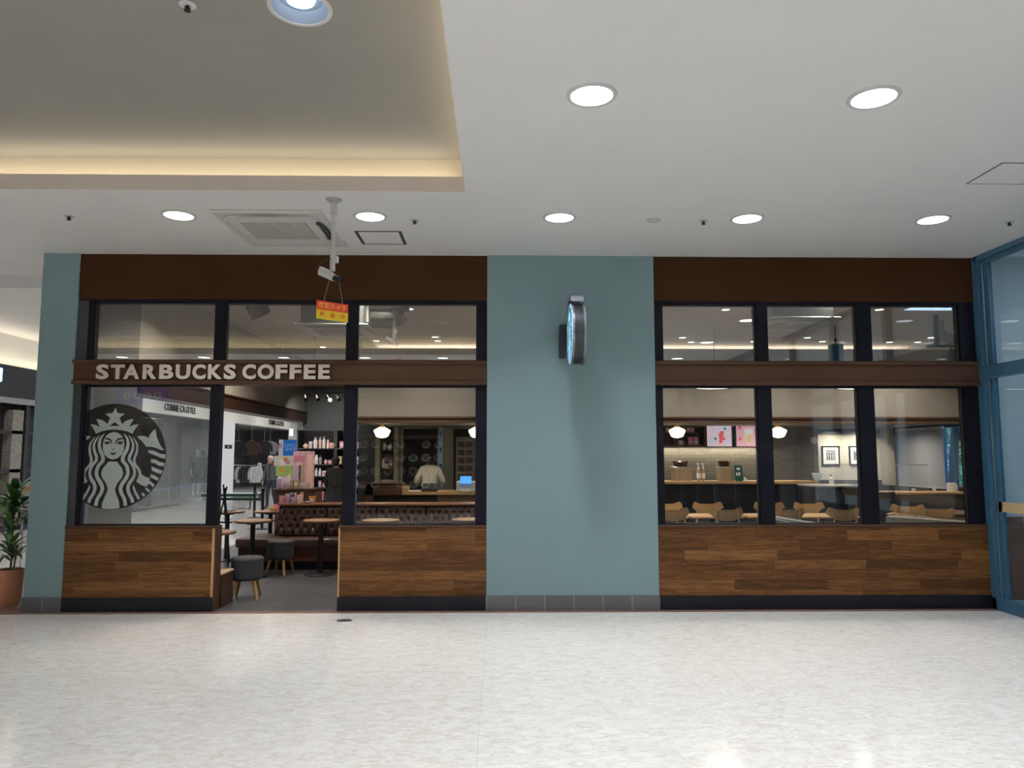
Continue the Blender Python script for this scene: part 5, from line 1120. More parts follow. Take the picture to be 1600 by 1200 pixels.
def board2(t, a, b):
    mb = MB(); flat(mb, [(-.35 * a, .35 * b), (.35 * a, .35 * b), (.2 * a, -.75 * b), (-.2 * a, -.75 * b)], -.0085); mb.build('cup_print', lit('print_cup2', (.80, .76, .70)), t)
    mb = MB(); flat(mb, circ(0, .42 * b, .36 * a, sz_=.6), -.0095); mb.build('dome_print', lit('print_dome', (.86, .84, .86)), t)
    mb = MB(); flat(mb, [(-.26 * a, -.02 * b), (.26 * a, .1 * b), (.18 * a, -.68 * b), (-.17 * a, -.68 * b)], -.0105); mb.build('drink_print', lit('print_latte', (.72, .52, .28)), t)
    mb = MB()
    for cx, cz, r in ((-.72, .75, .16), (-.7, -.3, .15), (.75, .55, .2), (.62, .2, .12)): flat(mb, circ(a * cx, b * cz, a * r), -.0085)
    mb.build('berry_print', lit('print_berry2', (.72, .16, .22)), t)
menu_board(1104.5, 1144, 'lit menu board picturing a red berry drink on pale pink clouds', board1, lit('board_pale_pink', (.92, .74, .84), .45))
menu_board(1150.5, 1190, 'lit pink menu board picturing a domed milk tea cup', board2, lit('board_pink', (.88, .50, .60), .45))
area('under_shelf_strip', ((xT0 + 4.7) / 2 + .4, YQ + .26, z0 - .015), 18, 3.2, .03, color=(1, .88, .66))
# bar counter
YR = 5.75; zr = P(1150, 752, YR)[1]; xa, xb = 1.64, P(1278, 753, YR)[0]
t = thing('bar_counter', 'long dark bar counter with an oak top behind the wooden chairs', 'counter', ((xa + xb) / 2, YR + .35, 0)); c = (xb - xa) / 2
MB().box(-c, c, -.35, .3, zr - .05, zr, .004).build('worktop', M_cw, t); MB().box(-c, c - .02, -.28, .28, .1, zr - .05).build('front_panel', mat('bar_black', (.006, .006, .008), .35), t); MB().box(-c, c, -.22, .24, 0, .1).build('plinth', M_kick, t)
def on_bar(px): return P(px, 745, YR + .3)[0]
mmr = (YR + 8.0) / FPX
for px, w_, lb in ((1066, 27, 'beige equipment box on the bar counter near the middle pier'), (1134, 20, 'beige equipment box on the bar counter beside the green menu stand')):
    t = thing('coffee_machine', lb, 'coffee machine', (on_bar(px), YR + .35, zr)); a = w_ * mmr / 2; h_ = 20 * mmr
    MB().box(-a, a, -.15, .15, 0, h_, .006).build('cabinet', mat('machine_beige', (.33, .25, .16), .5, noise=.1), t); MB().box(-a - .01, a * .3, -.12, .15, h_, h_ + .02, .004).build('lid', M_steel, t)
    MB().lathe([(a * .75, h_ + .02), (a * .8, h_ + .07), (a * .95, h_ + .11), (a * .85, h_ + .125), (0, h_ + .125)], 24, (-a * .1, 0, 0)).build('bean_hopper', mat('hopper_brown', (.05, .025, .015), .2), t, True)
for i, px in enumerate((1089.5, 1096.5)):
    t = thing('syrup_bottle', ['syrup pump bottle nearer the middle pier on the bar counter', 'syrup pump bottle next to its twin on the bar counter'][i], 'bottle', (on_bar(px), YR + .2, zr), group='syrup bottles')
    MB().lathe([(0, 0), (.03, 0), (.032, .1), (.034, .13), (.022, .20), (.014, .22)], 18).build('bottle_body', mat('syrup', (.45, .30, .15), .2, coat=.5), t, True); MB().cyl((0, 0, .05), (0, 0, .14), .0345, n=18).build('paper_label', pm('white'), t, True)
    MB().cyl((0, 0, .22), (0, 0, .30), .008, n=10).cyl((0, 0, .22), (0, 0, .245), .016, n=12).box(-.035, .012, -.008, .008, .30, .318).build('pump', M_white, t)
t = thing('menu_stand', 'small dark green menu stand on the bar counter', 'menu', (on_bar(1148.5), YR + .1, zr)); h_ = 24 * mmr; MB().box(-.075, .075, 0, .012, 0, h_, rot=(R(-8), 0, 0)).build('green_card', mat('card_green', (.01, .07, .06), .4), t)
MB().box(-.045, -.015, -.012, -.004, .10, .15).box(.0, .03, -.010, -.003, .10, .16).box(-.03, .03, -.006, .0, .20, .24).build('printed_picture', M_white, t)
t = thing('napkin_holder', 'small white napkin holder beside the green menu stand', 'napkin holder', (on_bar(1160), YR + .1, zr)); MB().box(-.04, .04, -.03, .03, 0, .012).build('base', M_white, t); MB().prism([(-.03, 0, .012), (.03, 0, .012), (-.01, 0, .07), (-.03, 0, .07)], (0, .02, 0)).build('napkin', M_white, t)
t = thing('glass_bowl', 'clear stacked glass bowl at the far end of the bar counter', 'bowl', (on_bar(1273), YR + .2, zr)); MB().lathe([(0, 0), (.04, 0), (.07, .05), (.09, .14), (.085, .14), (.06, .05), (0, .01)], 24).build('bowl_body', film_mat('clear_plastic', (.7, .75, .8), .35, .1), t, True); MB().lathe([(.088, .13), (.094, .135), (.088, .142)], 24).build('rim', M_steel, t, True)
# screens of clear acrylic
def acrylic(pa, pb, pt, pb_, Y, label):
    x0, z1 = P(pa, pt, Y); x1, z0 = P(pb, pb_, Y); t = thing('acrylic_screen', label, 'screen', ((x0 + x1) / 2, Y, z0), group='clear acrylic screens'); a = (x1 - x0) / 2
    MB().box(-a, a, -.003, .003, 0, z1 - z0).build('sheet', film_mat('acrylic', (.6, .68, .8), .12, .05), t); MB().box(-a, -a + .02, -.04, .04, -.0, .02).box(a - .02, a, -.04, .04, 0, .02).box(-a, a, -.005, .005, z1 - z0 - .006, z1 - z0).build('foot', M_steel, t)
# condiment stand
YS2 = 4.6; zs = P(1320, 758, YS2)[1]; xa, xb = P(1268, 760, YS2)[0], P(1348, 760, YS2)[0]
t = thing('condiment_station', 'dark condiment station with a pale top and open front', 'cabinet', ((xa + xb) / 2, YS2 + .3, 0)); c = (xb - xa) / 2
MB().box(-c, c, -.3, .3, zs - .03, zs, .003).build('worktop', mat('station_top', (.45, .42, .38), .3), t); MB().box(-c, c, .0, .28, .05, zs - .03).box(-c, -c + .25, -.28, 0, .05, zs - .03).box(c - .12, c, -.28, 0, .05, zs - .03).build('cabinet_body', mat('station_dark', (.03, .028, .03), .4), t)
MB().box(-c + .28, c - .14, -.02, -.005, zs - .32, zs - .10).build('front_panel', mat('station_panel', (.09, .08, .08), .4), t)
MB().cyl((-c + .1, -.29, zs - .5), (-c + .1, -.29, zs - .15), .01, n=8).build('handle', M_steel, t)
xs = P(1299, 757, YS2 + .25)[0]
t = thing('sanitizer_bottle', 'white pump bottle on the condiment station', 'bottle', (xs, YS2 + .25, zs)); MB().lathe([(0, 0), (.035, 0), (.036, .1), (.02, .12), (.012, .13)], 18).build('bottle_body', M_white, t, True); MB().cyl((0, 0, .13), (0, 0, .15), .007, n=8).box(-.02, .012, -.006, .006, .15, .165).build('pump', M_blackm, t)
acrylic(1297, 1342, 725, 758, YS2 + .5, 'clear acrylic screen standing on the condiment station')
# back room with pictures
YPW = 8.7
xa = xT1
sbox('wall_pictures', xa, 8.4, YPW, YPW + .1, 1.02, Zb, mat('pale_wall', (.60, .56, .48), .7, noise=.03)); sbox('wall_wainscot', xa, 8.4, YPW - .03, YPW + .1, 0, 1.02, mat('wainscot_dark', (.06, .05, .055), .5)); sbox('trim_30', xa, 8.4, YPW - .05, YPW, 2.02, Zb, mat('top_shade_grey', (.16, .155, .15), .6))  # grey strip along the wall top: its shadow put into the colour
def picture(pa, pb, label, kind_):
    x0, z1 = P(pa, 697, YPW); x1, z0 = P(pb, 727, YPW); t = thing('framed_picture', label, 'picture', ((x0 + x1) / 2, YPW - .012, (z0 + z1) / 2)); a, b = (x1 - x0) / 2, (z1 - z0) / 2
    MB().box(-a, -a + .022, -.015, .012, -b, b).box(a - .022, a, -.015, .012, -b, b).box(-a + .022, a - .022, -.015, .012, -b, -b + .022).box(-a + .022, a - .022, -.015, .012, b - .022, b).build('frame', M_blackm, t); MB().box(-a + .022, a - .022, -.002, .01, -b + .022, b - .022).build('mount', M_white, t)
    MB().box(-a * .5, a * .5, -.006, -.002, -b * .45, b * .55).build('photograph', mat('photo_grey', (.16, .15, .17), .5), t)
    mb = MB()
    if kind_ == 0:
        for k in (-.35, -.1, .15, .32): flat(mb, [(a * k, -b * .4), (a * (k + .09), -b * .4), (a * (k + .09), b * .2), (a * k, b * .2)])
        flat(mb, [(-a * .45, b * .3), (a * .45, b * .3), (a * .45, b * .42), (-a * .45, b * .42)])
    else: flat(mb, [(-a * .4, -b * .3), (a * .45, b * .2), (a * .45, b * .5), (a * .0, b * .1)]); flat(mb, [(-a * .3, b * .3), (a * .1, b * .5), (-a * .45, b * .5)])
    mb.build('photograph_detail', mat('photo_pale', (.55, .54, .55), .5), t)
    xm = (x0 + x1) / 2; area('picture_spot', (xm, YPW - .45, Zb - .02), 6, .06, rot=(R(25), 0, 0), color=(1, .9, .75), spread=120)
picture(1283.5, 1312, 'black framed picture of pale columns on the pale back wall', 0); picture(1326, 1354, 'black framed picture with a slanting pale shape, cut by the window mullion', 1)
xs, zz = P(1272.5, 688, 7.15)
t = thing('wall_light', 'small round white disc light at the end of the bar wall', 'wall light', (xs, 7.18, zz)); MB().cyl((0, -.02, 0), (0, .0, 0), .07, n=28).build('disc', M_white, t, True); MB().cyl((0, 0, 0), (0, .03, 0), .05, n=20).build('backplate', M_blackm, t, True)
# window with blind in the end wall
def blind_mat():
    m, n, out = _new('blind_cloth'); d = n.nodes.new('ShaderNodeBsdfDiffuse'); d.inputs[0].default_value = (.62, .62, .62, 1); tr = n.nodes.new('ShaderNodeBsdfTranslucent'); tr.inputs[0].default_value = (.55, .55, .55, 1)
    mx = n.nodes.new('ShaderNodeMixShader'); mx.inputs[0].default_value = .3; n.links.new(d.outputs[0], mx.inputs[1]); n.links.new(tr.outputs[0], mx.inputs[2]); n.links.new(mx.outputs[0], out.inputs[0]); return m
t = snode('window_30'); MB().box(8.38, 8.52, 4.6, 4.66, .92, 2.12).box(8.38, 8.52, 7.99, 8.05, .92, 2.12).box(8.40, 8.50, 6.38, 6.44, .92, 2.12).box(8.38, 8.52, 4.6, 8.05, 2.08, 2.14).box(8.36, 8.52, 4.6, 8.05, .90, .95).build('window_frame', mat('window_blue_dark', (.03, .06, .11), .4), t)
MB().box(8.44, 8.446, 4.6, 8.05, .94, 2.1).build('window_pane', glass_mat('outer_glass', .02), t)
t = thing('roller_blind', 'large pale roller blind covering the end window beside the view of trees', 'blind', (8.34, 7.1, 2.08)); MB().box(-.006, 0, -.88, .76, -1.13, 0).build('cloth', blind_mat(), t); MB().cyl((0, -.89, .0), (0, .77, .0), .03, n=16).build('roller', M_white, t, True); MB().box(-.012, .006, -.88, .76, -1.15, -1.13).build('bottom_bar', M_white, t)
# outside: ground, trunk, hedge, foliage
sbox('ground_outside', 8.6, 40, -6, 34, -.1, -.02, mat('outside_ground', (.25, .27, .25), .9))
rnd = random.Random(11)
def tree(name, label, x, y, h, r, n_, zc, trunk=.16, lean=0.0):
    t = thing(name, label, 'tree' if trunk else 'hedge', (x, y, -.02), group='trees outside the end window')
    if trunk: MB().tube([(0, 0, 0), (lean * .3, .05, h * .35), (lean * .8, .1, h * .6), (lean * 1.6, .2, h)], trunk, 12, rr=[trunk * 1.2, trunk, trunk * .8, trunk * .5]).tube([(lean * .5, .05, h * .45), (lean + .4, -.3, h * .65), (lean + .9, -.7, h * .8)], trunk * .4, 8, rr=[trunk * .5, trunk * .35, trunk * .2]).build('trunk', mat('bark', (.035, .028, .025), .9, noise=.3, nscale=12), t, True)
    mb = MB()
    for i in range(n_):
        a = rnd.uniform(0, 2 * PI); b = rnd.uniform(-1, 1); rr = r * rnd.uniform(.5, 1); p = Vector((math.cos(a) * math.sqrt(1 - b * b) * rr, math.sin(a) * math.sqrt(1 - b * b) * rr, zc + b * rr * (.75 if trunk else .5)))
        d = Vector((rnd.uniform(-1, 1), rnd.uniform(-1, 1), rnd.uniform(-1, 1))).normalized(); e = d.orthogonal().normalized(); L = rnd.uniform(.07, .16)
        mb.poly([p - d * L, p + e * L * .5, p + d * L, p - e * L * .5], mi=i % 2)
    mb.build('foliage', [mat('tree_leaf', (.16, .38, .20), .6), mat('tree_leaf_light', (.32, .56, .34), .6)], t, fix=False)
xt, _ = P(1486, 720, 9.2)
tree('street_tree', 'dark leaning tree trunk with blue-green foliage seen through the end window', xt, 9.2, 4.2, 1.5, 1800, 3.6, .10, .30); tree('street_tree', 'leafy tree further out beyond the end window', xt + 2.6, 11.4, 5, 2.3, 6000, 2.7, .15, -.2)
tree('hedge', 'low clipped hedge outside the end window', xt + 1.8, 10.2, 1, 1.5, 4200, .7, 0)
o = bpy.data.lights.new('sun', 'SUN'); o.energy = 4.0; o.angle = R(5); so = bpy.data.objects.new('sun', o); COL.objects.link(so); so.rotation_euler = (R(10), R(-42), 0)

# ------------------------------------------------------------------ chairs and tables by the windows
M_ch = mat('chair_ply', (.52, .33, .155), .42, noise=.12, nscale=5, stretch=(.4, 1, 4)); M_chd = mat('chair_ply_dark', (.36, .21, .09), .45, noise=.12, nscale=5)
def make_chair(label, x, y, rz, zb=.80):
    """wooden chair facing -y: bone-shaped bent ply back, round seat, four legs"""
    t = thing('wooden_chair', label, 'chair', (x, y, 0), rz, 'pale wooden chairs')
    n_ = 26; top, bot = [], []
    for i in range(n_ + 1):
        u = -1 + 2 * i / n_; hw = .235
        lobe = .5 * (math.exp(-((abs(u) - .78) / .22) ** 2)); zt_ = zb - .035 + .045 * lobe * 1.4 - .002
        if abs(u) > .86: zt_ -= ((abs(u) - .86) / .14) ** 2 * .075
        zl_ = zb - .185 + .095 * min(1, abs(u) ** 3 * 1.25); 
        if abs(u) > .9: zl_ += ((abs(u) - .9) / .1) ** 2 * .03
        zl_ = min(zl_, zt_ - .004); yb = .22 - .075 * u * u
        top.append((u * hw, yb, zt_)); bot.append((u * hw, yb, zl_))
    bm = bmesh.new(); V = []
    for off in (0, .014):
        V.append(([bm.verts.new((p[0], p[1] + off, p[2])) for p in top], [bm.verts.new((p[0], p[1] + off, p[2])) for p in bot]))
    for i in range(n_):
        for (a, b) in V: bm.faces.new([a[i], a[i + 1], b[i + 1], b[i]])
        bm.faces.new([V[0][0][i], V[0][0][i + 1], V[1][0][i + 1], V[1][0][i]]); bm.faces.new([V[0][1][i], V[0][1][i + 1], V[1][1][i + 1], V[1][1][i]])
    for k in (0, n_): bm.faces.new([V[0][0][k], V[0][1][k], V[1][1][k], V[1][0][k]])
    mb = MB(); mb.b.free(); mb.b = bm; mb.build('backrest', M_ch, t, True)
    MB().lathe([(0, .425), (.19, .425), (.215, .435), (.215, .447), (.19, .452), (0, .448)], 32, sy=.98).build('seat', M_ch, t, True)
    for s in (-1, 1):
        MB().tube([(s * .17, .21, 0), (s * .165, .20, .44), (s * .14, .235, zb - .05)], .014, 8, rr=[.012, .017, .011]).build('leg', M_ch, t, True)
        MB().tube([(s * .18, -.18, 0), (s * .165, -.16, .43)], .014, 8, rr=[.012, .017]).build('leg', M_ch, t, True)
    return t
def ch(px, py, Y, rz, label):
    x, z = P(px, py, Y); return make_chair(label, x, Y - .22 * math.cos(rz), rz, z)
FB = PI   # back to the window side: faces away from the viewer
def front(px, lab, Y=2.35, py=793.5, a=0): x, z = P(px, py, Y); return make_chair(lab, x, Y + .22, PI + a, z + .01)
def rear(px, lab, Y=3.55, py=784.5, a=0): x, z = P(px, py, Y); return make_chair(lab, x, Y - .22, a, z + .01)
front(1052, 'wooden chair closest to the middle pier, back to the window'); rear(1041, 'wooden chair half hidden by the window jamb, behind the one closest to the pier')
front(1136.5, 'wooden chair with its back to the first right-side pane, beside a table edge'); rear(1104, 'wooden chair facing the window across the first table')
rear(1199, 'wooden chair behind the first mullion, facing the window'); front(1233, 'wooden chair with its back to the window just past the first mullion')
rear(1261, 'wooden chair facing the window in front of the red panel'); front(1320, 'wooden chair with its back to the window, close to the second mullion')
front(1429, 'wooden chair turned sideways near the oval table', 3.3, 788.5, R(-25)); front(1478, 'wooden chair turned sideways at the oval table, near the napkin bucket', 2.75, 794, R(-30)); front(1500, 'wooden chair nearest the blue frames, only its back top in view', 1.9, 806, 0)
def sq_table(label, px, Y, w_=.62, d_=.62, z=.715):
    x = P(px, 800, Y)[0]; t = thing('cafe_table', label, 'table', (x, Y, 0), group='square cafe tables')
    MB().box(-w_ / 2, w_ / 2, -d_ / 2, d_ / 2, z - .028, z, .006).build('table_top', M_ch, t)
    MB().cyl((0, 0, .02), (0, 0, z - .028), .03, n=16).build('pole', M_blackm, t, True); MB().lathe([(0, .03), (.19, .018), (.2, .002)], 32).build('base', M_blackm, t, True)
sq_table('square pale wood table between the first pair of wooden chairs', 1112, 2.97, .72); sq_table('square pale wood table at the middle pier, between two chairs', 1040, 2.97, .5); sq_table('square pale wood table behind the first mullion', 1196, 2.97, .66); sq_table('square pale wood table before the red panel and dark station', 1285, 2.97, .8)
x, y = P(1475, 800, 3.5)[0], 3.55
t = thing('oval_table', 'dark round table behind the sideways wooden chairs', 'table', (x, y, 0)); MB().lathe([(0, .69), (.48, .69), (.49, .705), (.48, .72), (0, .72)], 40).build('table_top', M_sw, t, True); MB().cyl((0, 0, .02), (0, 0, .69), .035, n=16).build('pole', M_blackm, t, True); MB().lathe([(0, .03), (.26, .018), (.27, .002)], 32).build('base', M_blackm, t, True)
# high communal table with a bucket
YH = 4.5; zh = P(1440, 768, YH)[1]; xa, xb = P(1379, 766, YH)[0], P(1512, 770, YH)[0]
t = thing('high_table', 'long high wooden table with a dark frame below the roller blind', 'table', ((xa + xb) / 2, YH, 0)); c = (xb - xa) / 2
MB().box(-c, c, -.28, .28, zh - .035, zh, .004).build('table_top', M_cw, t)
for s in (-1, 1): MB().box(s * c * .9 - .03, s * c * .9 + .03, -.2, .2, 0, zh - .035).build('leg', M_blackm, t)
MB().box(-c * .9, c * .9, -.02, .02, .25, .30).build('foot_rail', M_blackm, t)
xs = P(1488, 768, YH)[0]
t = thing('napkin_bucket', 'white bucket full of folded napkins on the high table', 'container', (xs, YH, zh)); MB().lathe([(0, 0), (.07, 0), (.085, .10), (.08, .10), (.065, .01)], 24).build('bucket', M_white, t, True); mb = MB()
for i in range(7): mb.box(-.06 + i * .017, -.05 + i * .017, -.05, .05, .02, .135 + .01 * (i % 2))
mb.build('napkin', M_white, t)
xs = P(1507, 768, YH)[0]
t = thing('black_box', 'small black holder beside the napkin bucket', 'container', (xs, YH, zh)); MB().box(-.06, .06, -.05, .05, 0, .07, .005).build('holder', M_blackm, t); MB().box(-.05, .05, -.04, .04, .07, .09).build('card', pm('grey'), t)
acrylic(1396, 1451, 726, 768, YH + .1, 'clear acrylic screen on the high table before the blind')
for i, px in enumerate((1425, 1457)): 
    xs = P(px, 766, YH)[0]; t = thing('table_cup', ['small white cup on the high table below the acrylic screen', 'small white cup on the high table nearer the napkin bucket'][i], 'cup', (xs, YH - .05, zh), group='cups on the high table'); MB().lathe([(0, 0), (.02, 0), (.032, .05), (.028, .05), (0, .008)], 18).build('cup_body', M_white, t, True)
# dark bar stool by the high table
xs = P(1392, 770, 4.0)[0]
t = thing('bar_stool', 'dark high-backed stool at the end of the high table', 'stool', (xs, 4.0, 0)); MB().box(-.17, .17, -.17, .17, .66, .70, .01).build('seat', M_blackm, t); MB().box(-.15, .15, .15, .17, .74, .98, .01).build('backrest', M_blackm, t)
for a in (-1, 1):
    for b in (-1, 1): MB().tube([(a * .17, b * .17, 0), (a * .15, b * .15, .66)], .014, 8).build('leg', M_blackm, t)
# grey padded seat ledge with wood top, slanting in front of the last pane
t = thing('padded_booth', 'grey padded booth end with a slanting wooden ledge behind the last pane', 'bench', (0, 0, 0))
x0, z0 = P(1394, 806, 1.9); x1, z1 = P(1515, 822, 1.2)
M_gp = mat('grey_pad', (.22, .205, .19), .7, noise=.08)
MB().prism([(x0, 1.95, .45), (x0, 1.95, z0 - .02), (x0 + .05, 1.93, z0), (x1, .75, z0), (x1, .75, .45)], (.0, .12, 0)).build('backrest', M_gp, t)
MB().prism([(x0 + .05, 2.10, z0 + .005), (x0 + .10, 2.02, z0 + .03), (x1 + .05, .82, z0 + .03), (x1 + .05, .90, z0 + .005)], (0, .07, 0)).build('ledge', M_cw, t); MB().prism([(x0, 1.95, .0), (x0, 1.95, .44), (x1, .75, .44), (x1, .75, .0)], (0, .4, 0)).build('base', M_dark, t)
x0, y0 = P(1213, 808, 1.3)[0], 1.3
t = thing('grey_bench', 'pale grey bench seat below the pane just past the first mullion', 'bench', (x0 + .15, 1.0, 0)); zb_ = P(1216, 806, 1.3)[1]
MB().prism([(-.25, .35, zb_ - .08), (-.25, .35, zb_), (-.2, .35, zb_ + .005), (.10, -.25, zb_ - .03), (.10, -.25, zb_ - .08)], (-.1, -.20, 0)).build('seat', M_gp, t); MB().box(-.3, .35, -.3, .1, 0, zb_ - .09).build('base', M_dark, t)
# red-brown panel and dark cabinets under the counter end
x0 = P(1259, 780, 5.2)[0]
t = thing('red_bin_cabinet', 'narrow red-brown cabinet standing beside the condiment station', 'cabinet', (x0, 5.27, 0)); MB().box(-.065, .065, -.1, .1, 0, .92, .005).build('cabinet_body', mat('red_lacquer', (.20, .035, .02), .4), t); MB().box(-.05, .05, -.105, -.1, .1, .8).build('door', mat('red_lacquer2', (.17, .03, .018), .35), t)
# drum pendants close to the window
def drum(pa, pb, label):
    Yp = 2.4; x0, z = P(pa, 606.5, Yp); x1, _ = P(pb, 606.5, Yp); r = (x1 - x0) / 2; t = thing('dome_pendant', label, 'pendant lamp', ((x0 + x1) / 2, Yp, z), group='wide dome pendants')
    MB().lathe([(r, 0), (r * .98, .012), (r * .7, .11), (r * .25, .17), (.03, .19), (.03, .24)], 40).build('lamp_shade', mat('shade_brown', (.06, .035, .02), .4), t, True)
    MB().lathe([(0, .045), (r * .5, .035), (r * .93, .008)], 36).build('diffuser', mat('shade_glow', (1, .92, .8), .4, emit=2.2, ecol=(1, .88, .72)), t, True); MB().cyl((0, 0, .24), (0, 0, ICH - z), .005, n=8).build('cord', M_blackm, t)
    area('dome_light', ((x0 + x1) / 2, Yp, z - .02), 4, r * 1.5, color=(1, .86, .68), spread=150)
drum(1085, 1149, 'wide dome pendant behind the band over the first pane past the middle pier'); drum(1308, 1375, 'wide dome pendant behind the band near the second mullion')
# small lit spots in the shop ceiling
sp0 = None
SPL = [(640, 482), (588, 532), (680, 526), (684, 532), (575, 523), (1134, 483), (1066, 527), (1080, 534), (1178, 533), (1262, 527), (1285, 533), (1374, 483), (1390, 534), (1434, 534), (1455, 527), (521, 552), (404, 552)]
for i, (px, py) in enumerate(SPL):
    x, y = G(px, py, ICH)
    if y > 7.2: y = 7.2 - .1 * (i % 3)
    n_ = 'small round spot in the shop ceiling, ' + ['above the duct elbow in the third upper pane', 'low beside the duct in the third upper pane', 'rear one of a close pair, third upper pane', 'front one of a close pair, third upper pane', 'behind the warning board', 'high in the upper pane past the middle pier', 'rear of a pair near a sprinkler', 'front of a pair near a sprinkler', 'beside the first upper mullion', 'rear of a pair beyond the hanging air conditioner', 'front of a pair beyond the hanging air conditioner', 'high in the last upper pane', 'below the centre of the last upper pane', 'next to the hatch in the last upper pane', 'behind the projector arm', 'low behind the warning board', 'low in the second upper pane'][i]
    if sp0 is None:
        sp0 = thing('ceiling_spot', n_, 'ceiling light', (x, y, ICH), group='small shop ceiling spots'); MB().lathe([(.058, -.001), (.06, -.012), (.082, -.01), (.085, -.001)], 24).build('trim_ring', M_ring, sp0, True); MB().lathe([(0, -.008), (.058, -.008), (.058, -.002)], 24).build('lens', emis('warm_spot_glow', (1, .93, .82), 9), sp0)
    else: dup(sp0, (x, y, ICH), 0, n_)
# hanging air conditioner in the shop, ducts, loudspeakers, projector
Ya = 1.85
x, z = P(1252, 497, Ya)
a = air_conditioner('hanging square air conditioner behind the upper pane past the middle pier', (x, Ya + .35, z - .0), hung=True)
MB().box(-.40, .40, -.40, .40, .0, .28).build('casing', mat('galvanised', (.12, .135, .14), .45, metal=.4, noise=.1, nscale=3), a)
for s in (-.35, .35): MB().cyl((s, 0, .28), (s, 0, ICH - z), .006, n=8).build('suspension_rod', M_blackm, a)
x, z = P(520, 507.5, Ya); a = air_conditioner('hanging square air conditioner behind the warning board in the shop', (x, Ya + .35, z), hung=True)
MB().box(-.40, .40, -.40, .40, .0, .28).build('casing', mat('galvanised', (.12, .135, .14), .45), a)
M_duct = mat('duct_grey', (.34, .35, .34), .4, metal=.3, noise=.08, nscale=4)
Yd = 2.2; t = thing('ventilation_duct', 'grey ventilation ducts with a curved elbow behind the third upper pane', 'duct', (P(600, 500, Yd)[0], Yd, 3.4)); ox = P(600, 500, Yd)[0]
def dp(px, py, y=Yd): q = P(px, py, y); return (q[0] - ox, y - Yd, q[1] - 3.4)
x0 = dp(560, 472)[0]; MB().box(x0, dp(580, 490)[0], -.2, .3, dp(580, 507)[2], ICH - 3.4).build('duct_box', M_duct, t)
MB().tube([dp(580, 491), dp(605, 492), dp(613, 491), dp(618, 487), dp(621, 480), (dp(622, 470)[0], 0, ICH - 3.4)], .075, 16).build('duct_pipe', M_duct, t, True)
MB().tube([dp(580, 502, 2.45), dp(612, 503, 2.45), dp(622, 500, 2.45), dp(628, 494, 2.45), dp(630, 484, 2.45), (dp(630, 470, 2.45)[0], .25, ICH - 3.4)], .09, 16).build('duct_pipe', M_duct, t, True)
def speaker(px, py, Y, w_, h_, rot, label, m=M_blackm):
    x, z = P(px, py, Y); t = thing('loudspeaker', label, 'loudspeaker', (x, Y, z)); t.rotation_euler = rot
    MB().box(-w_ / 2, w_ / 2, -w_ * .4, w_ * .4, -h_ / 2, h_ / 2, .01).build('cabinet', m, t); MB().box(-w_ * .42, w_ * .42, -w_ * .4 - .008, -w_ * .4, -h_ * .44, h_ * .44).build('grille', mat('speaker_cloth', (.03, .03, .032), .9), t)
    mb = MB(); e = Matrix.Rotation(rot[1], 3, 'Y').inverted() @ Vector((0, 0, 1)); k_ = h_ / 2; top = (ICH - z); mb.tube([e * k_ * .8, e * (k_ + .06)], .014, 8); mb.cyl(e * (k_ + .06), e * top, .008, n=8); mb.sph(e * (k_ + .07), .03, 10); mb.build('bracket', M_blackm, t)
speaker(1306, 551, 4.6, .20, .28, (0, 0, 0), 'black loudspeaker hanging low in the upper pane near its mullion')
speaker(403, 483, 2.2, .24, .20, (R(0), R(-28), R(25)), 'dark tilted loudspeaker behind the second upper pane over the doorway', mat('speaker_grey', (.018, .018, .017), .6, spec=.2))
x, z = P(1475, 541, 3.6)
t = thing('projector_arm', 'black T-shaped hanging bracket with a small device in the last upper pane', 'bracket', (x, 3.6, z)); MB().box(-.26, .26, -.02, .02, -.015, .015).box(-.14, -.08, -.02, .02, .0, ICH - z).build('bar', M_blackm, t); MB().box(.06, .16, -.05, .05, -.24, -.05, .01).cyl((.11, 0, -.06), (.11, 0, 0), .015, n=10).build('device', M_blackm, t)
x, z = P(1490, 528, 4.2)
t = thing('ventilation_duct', 'grey duct elbow in the corner of the last upper pane', 'duct', (x, 4.2, z)); MB().tube([(-.25, 0, ICH - z), (-.25, 0, .12), (-.16, 0, .0), (0, 0, -.04), (.5, 0, -.04)], .09, 16).build('duct_pipe', M_duct, t, True); MB().cyl((.5, 0, -.04), (.56, 0, -.04), .11, n=20).build('duct_collar', M_duct, t, True)

# ------------------------------------------------------------------ corridor: clothes shop along x = -10.05
XC = -10.05
M_fascia = mat('fascia_cream', (.80, .76, .68), .5); M_shopg = mat('shop_grey', (.13, .135, .14), .7, noise=.1, nscale=1)
sbox('wall_shop_plain', XC - .3, XC, 10.0, 13.57, 0, 4.1, M_gwall); 
sbox('wall_shop_fascia', XC - .3, XC, 13.57, 31.5, 2.80, 3.22, M_fascia); sbox('wall_shop_upper', XC - .35, XC - .3, 13.57, 31.5, 3.22, 4.1, M_coffer)
sbox('wall_shop_pillar', XC - .35, XC + .02, 19.5, 21.0, 0, 2.80, M_white); sbox('wall_shop_pillar_far', XC - .3, XC, 29.4, 31.5, 0, 2.80, M_white)
sbox('wall_shop_inside', XC - 2.95, XC - 2.85, 13.6, 31.5, 0, 2.8, M_shopg); sbox('ceiling_shop_inside', XC - 2.9, XC - .3, 13.57, 31.5, 2.8, 2.86, M_shopg)
sbox('wall_shop_divider', XC - 2.9, XC - .3, 31.4, 31.5, 0, 2.8, M_shopg); sbox('wall_shop_divider', XC - 2.9, XC - .3, 13.5, 13.57, 0, 2.8, M_shopg)
sbox('window_40', XC - .06, XC - .05, 13.57, 19.5, 0.05, 2.8, glass_mat('shop_glass', .03))
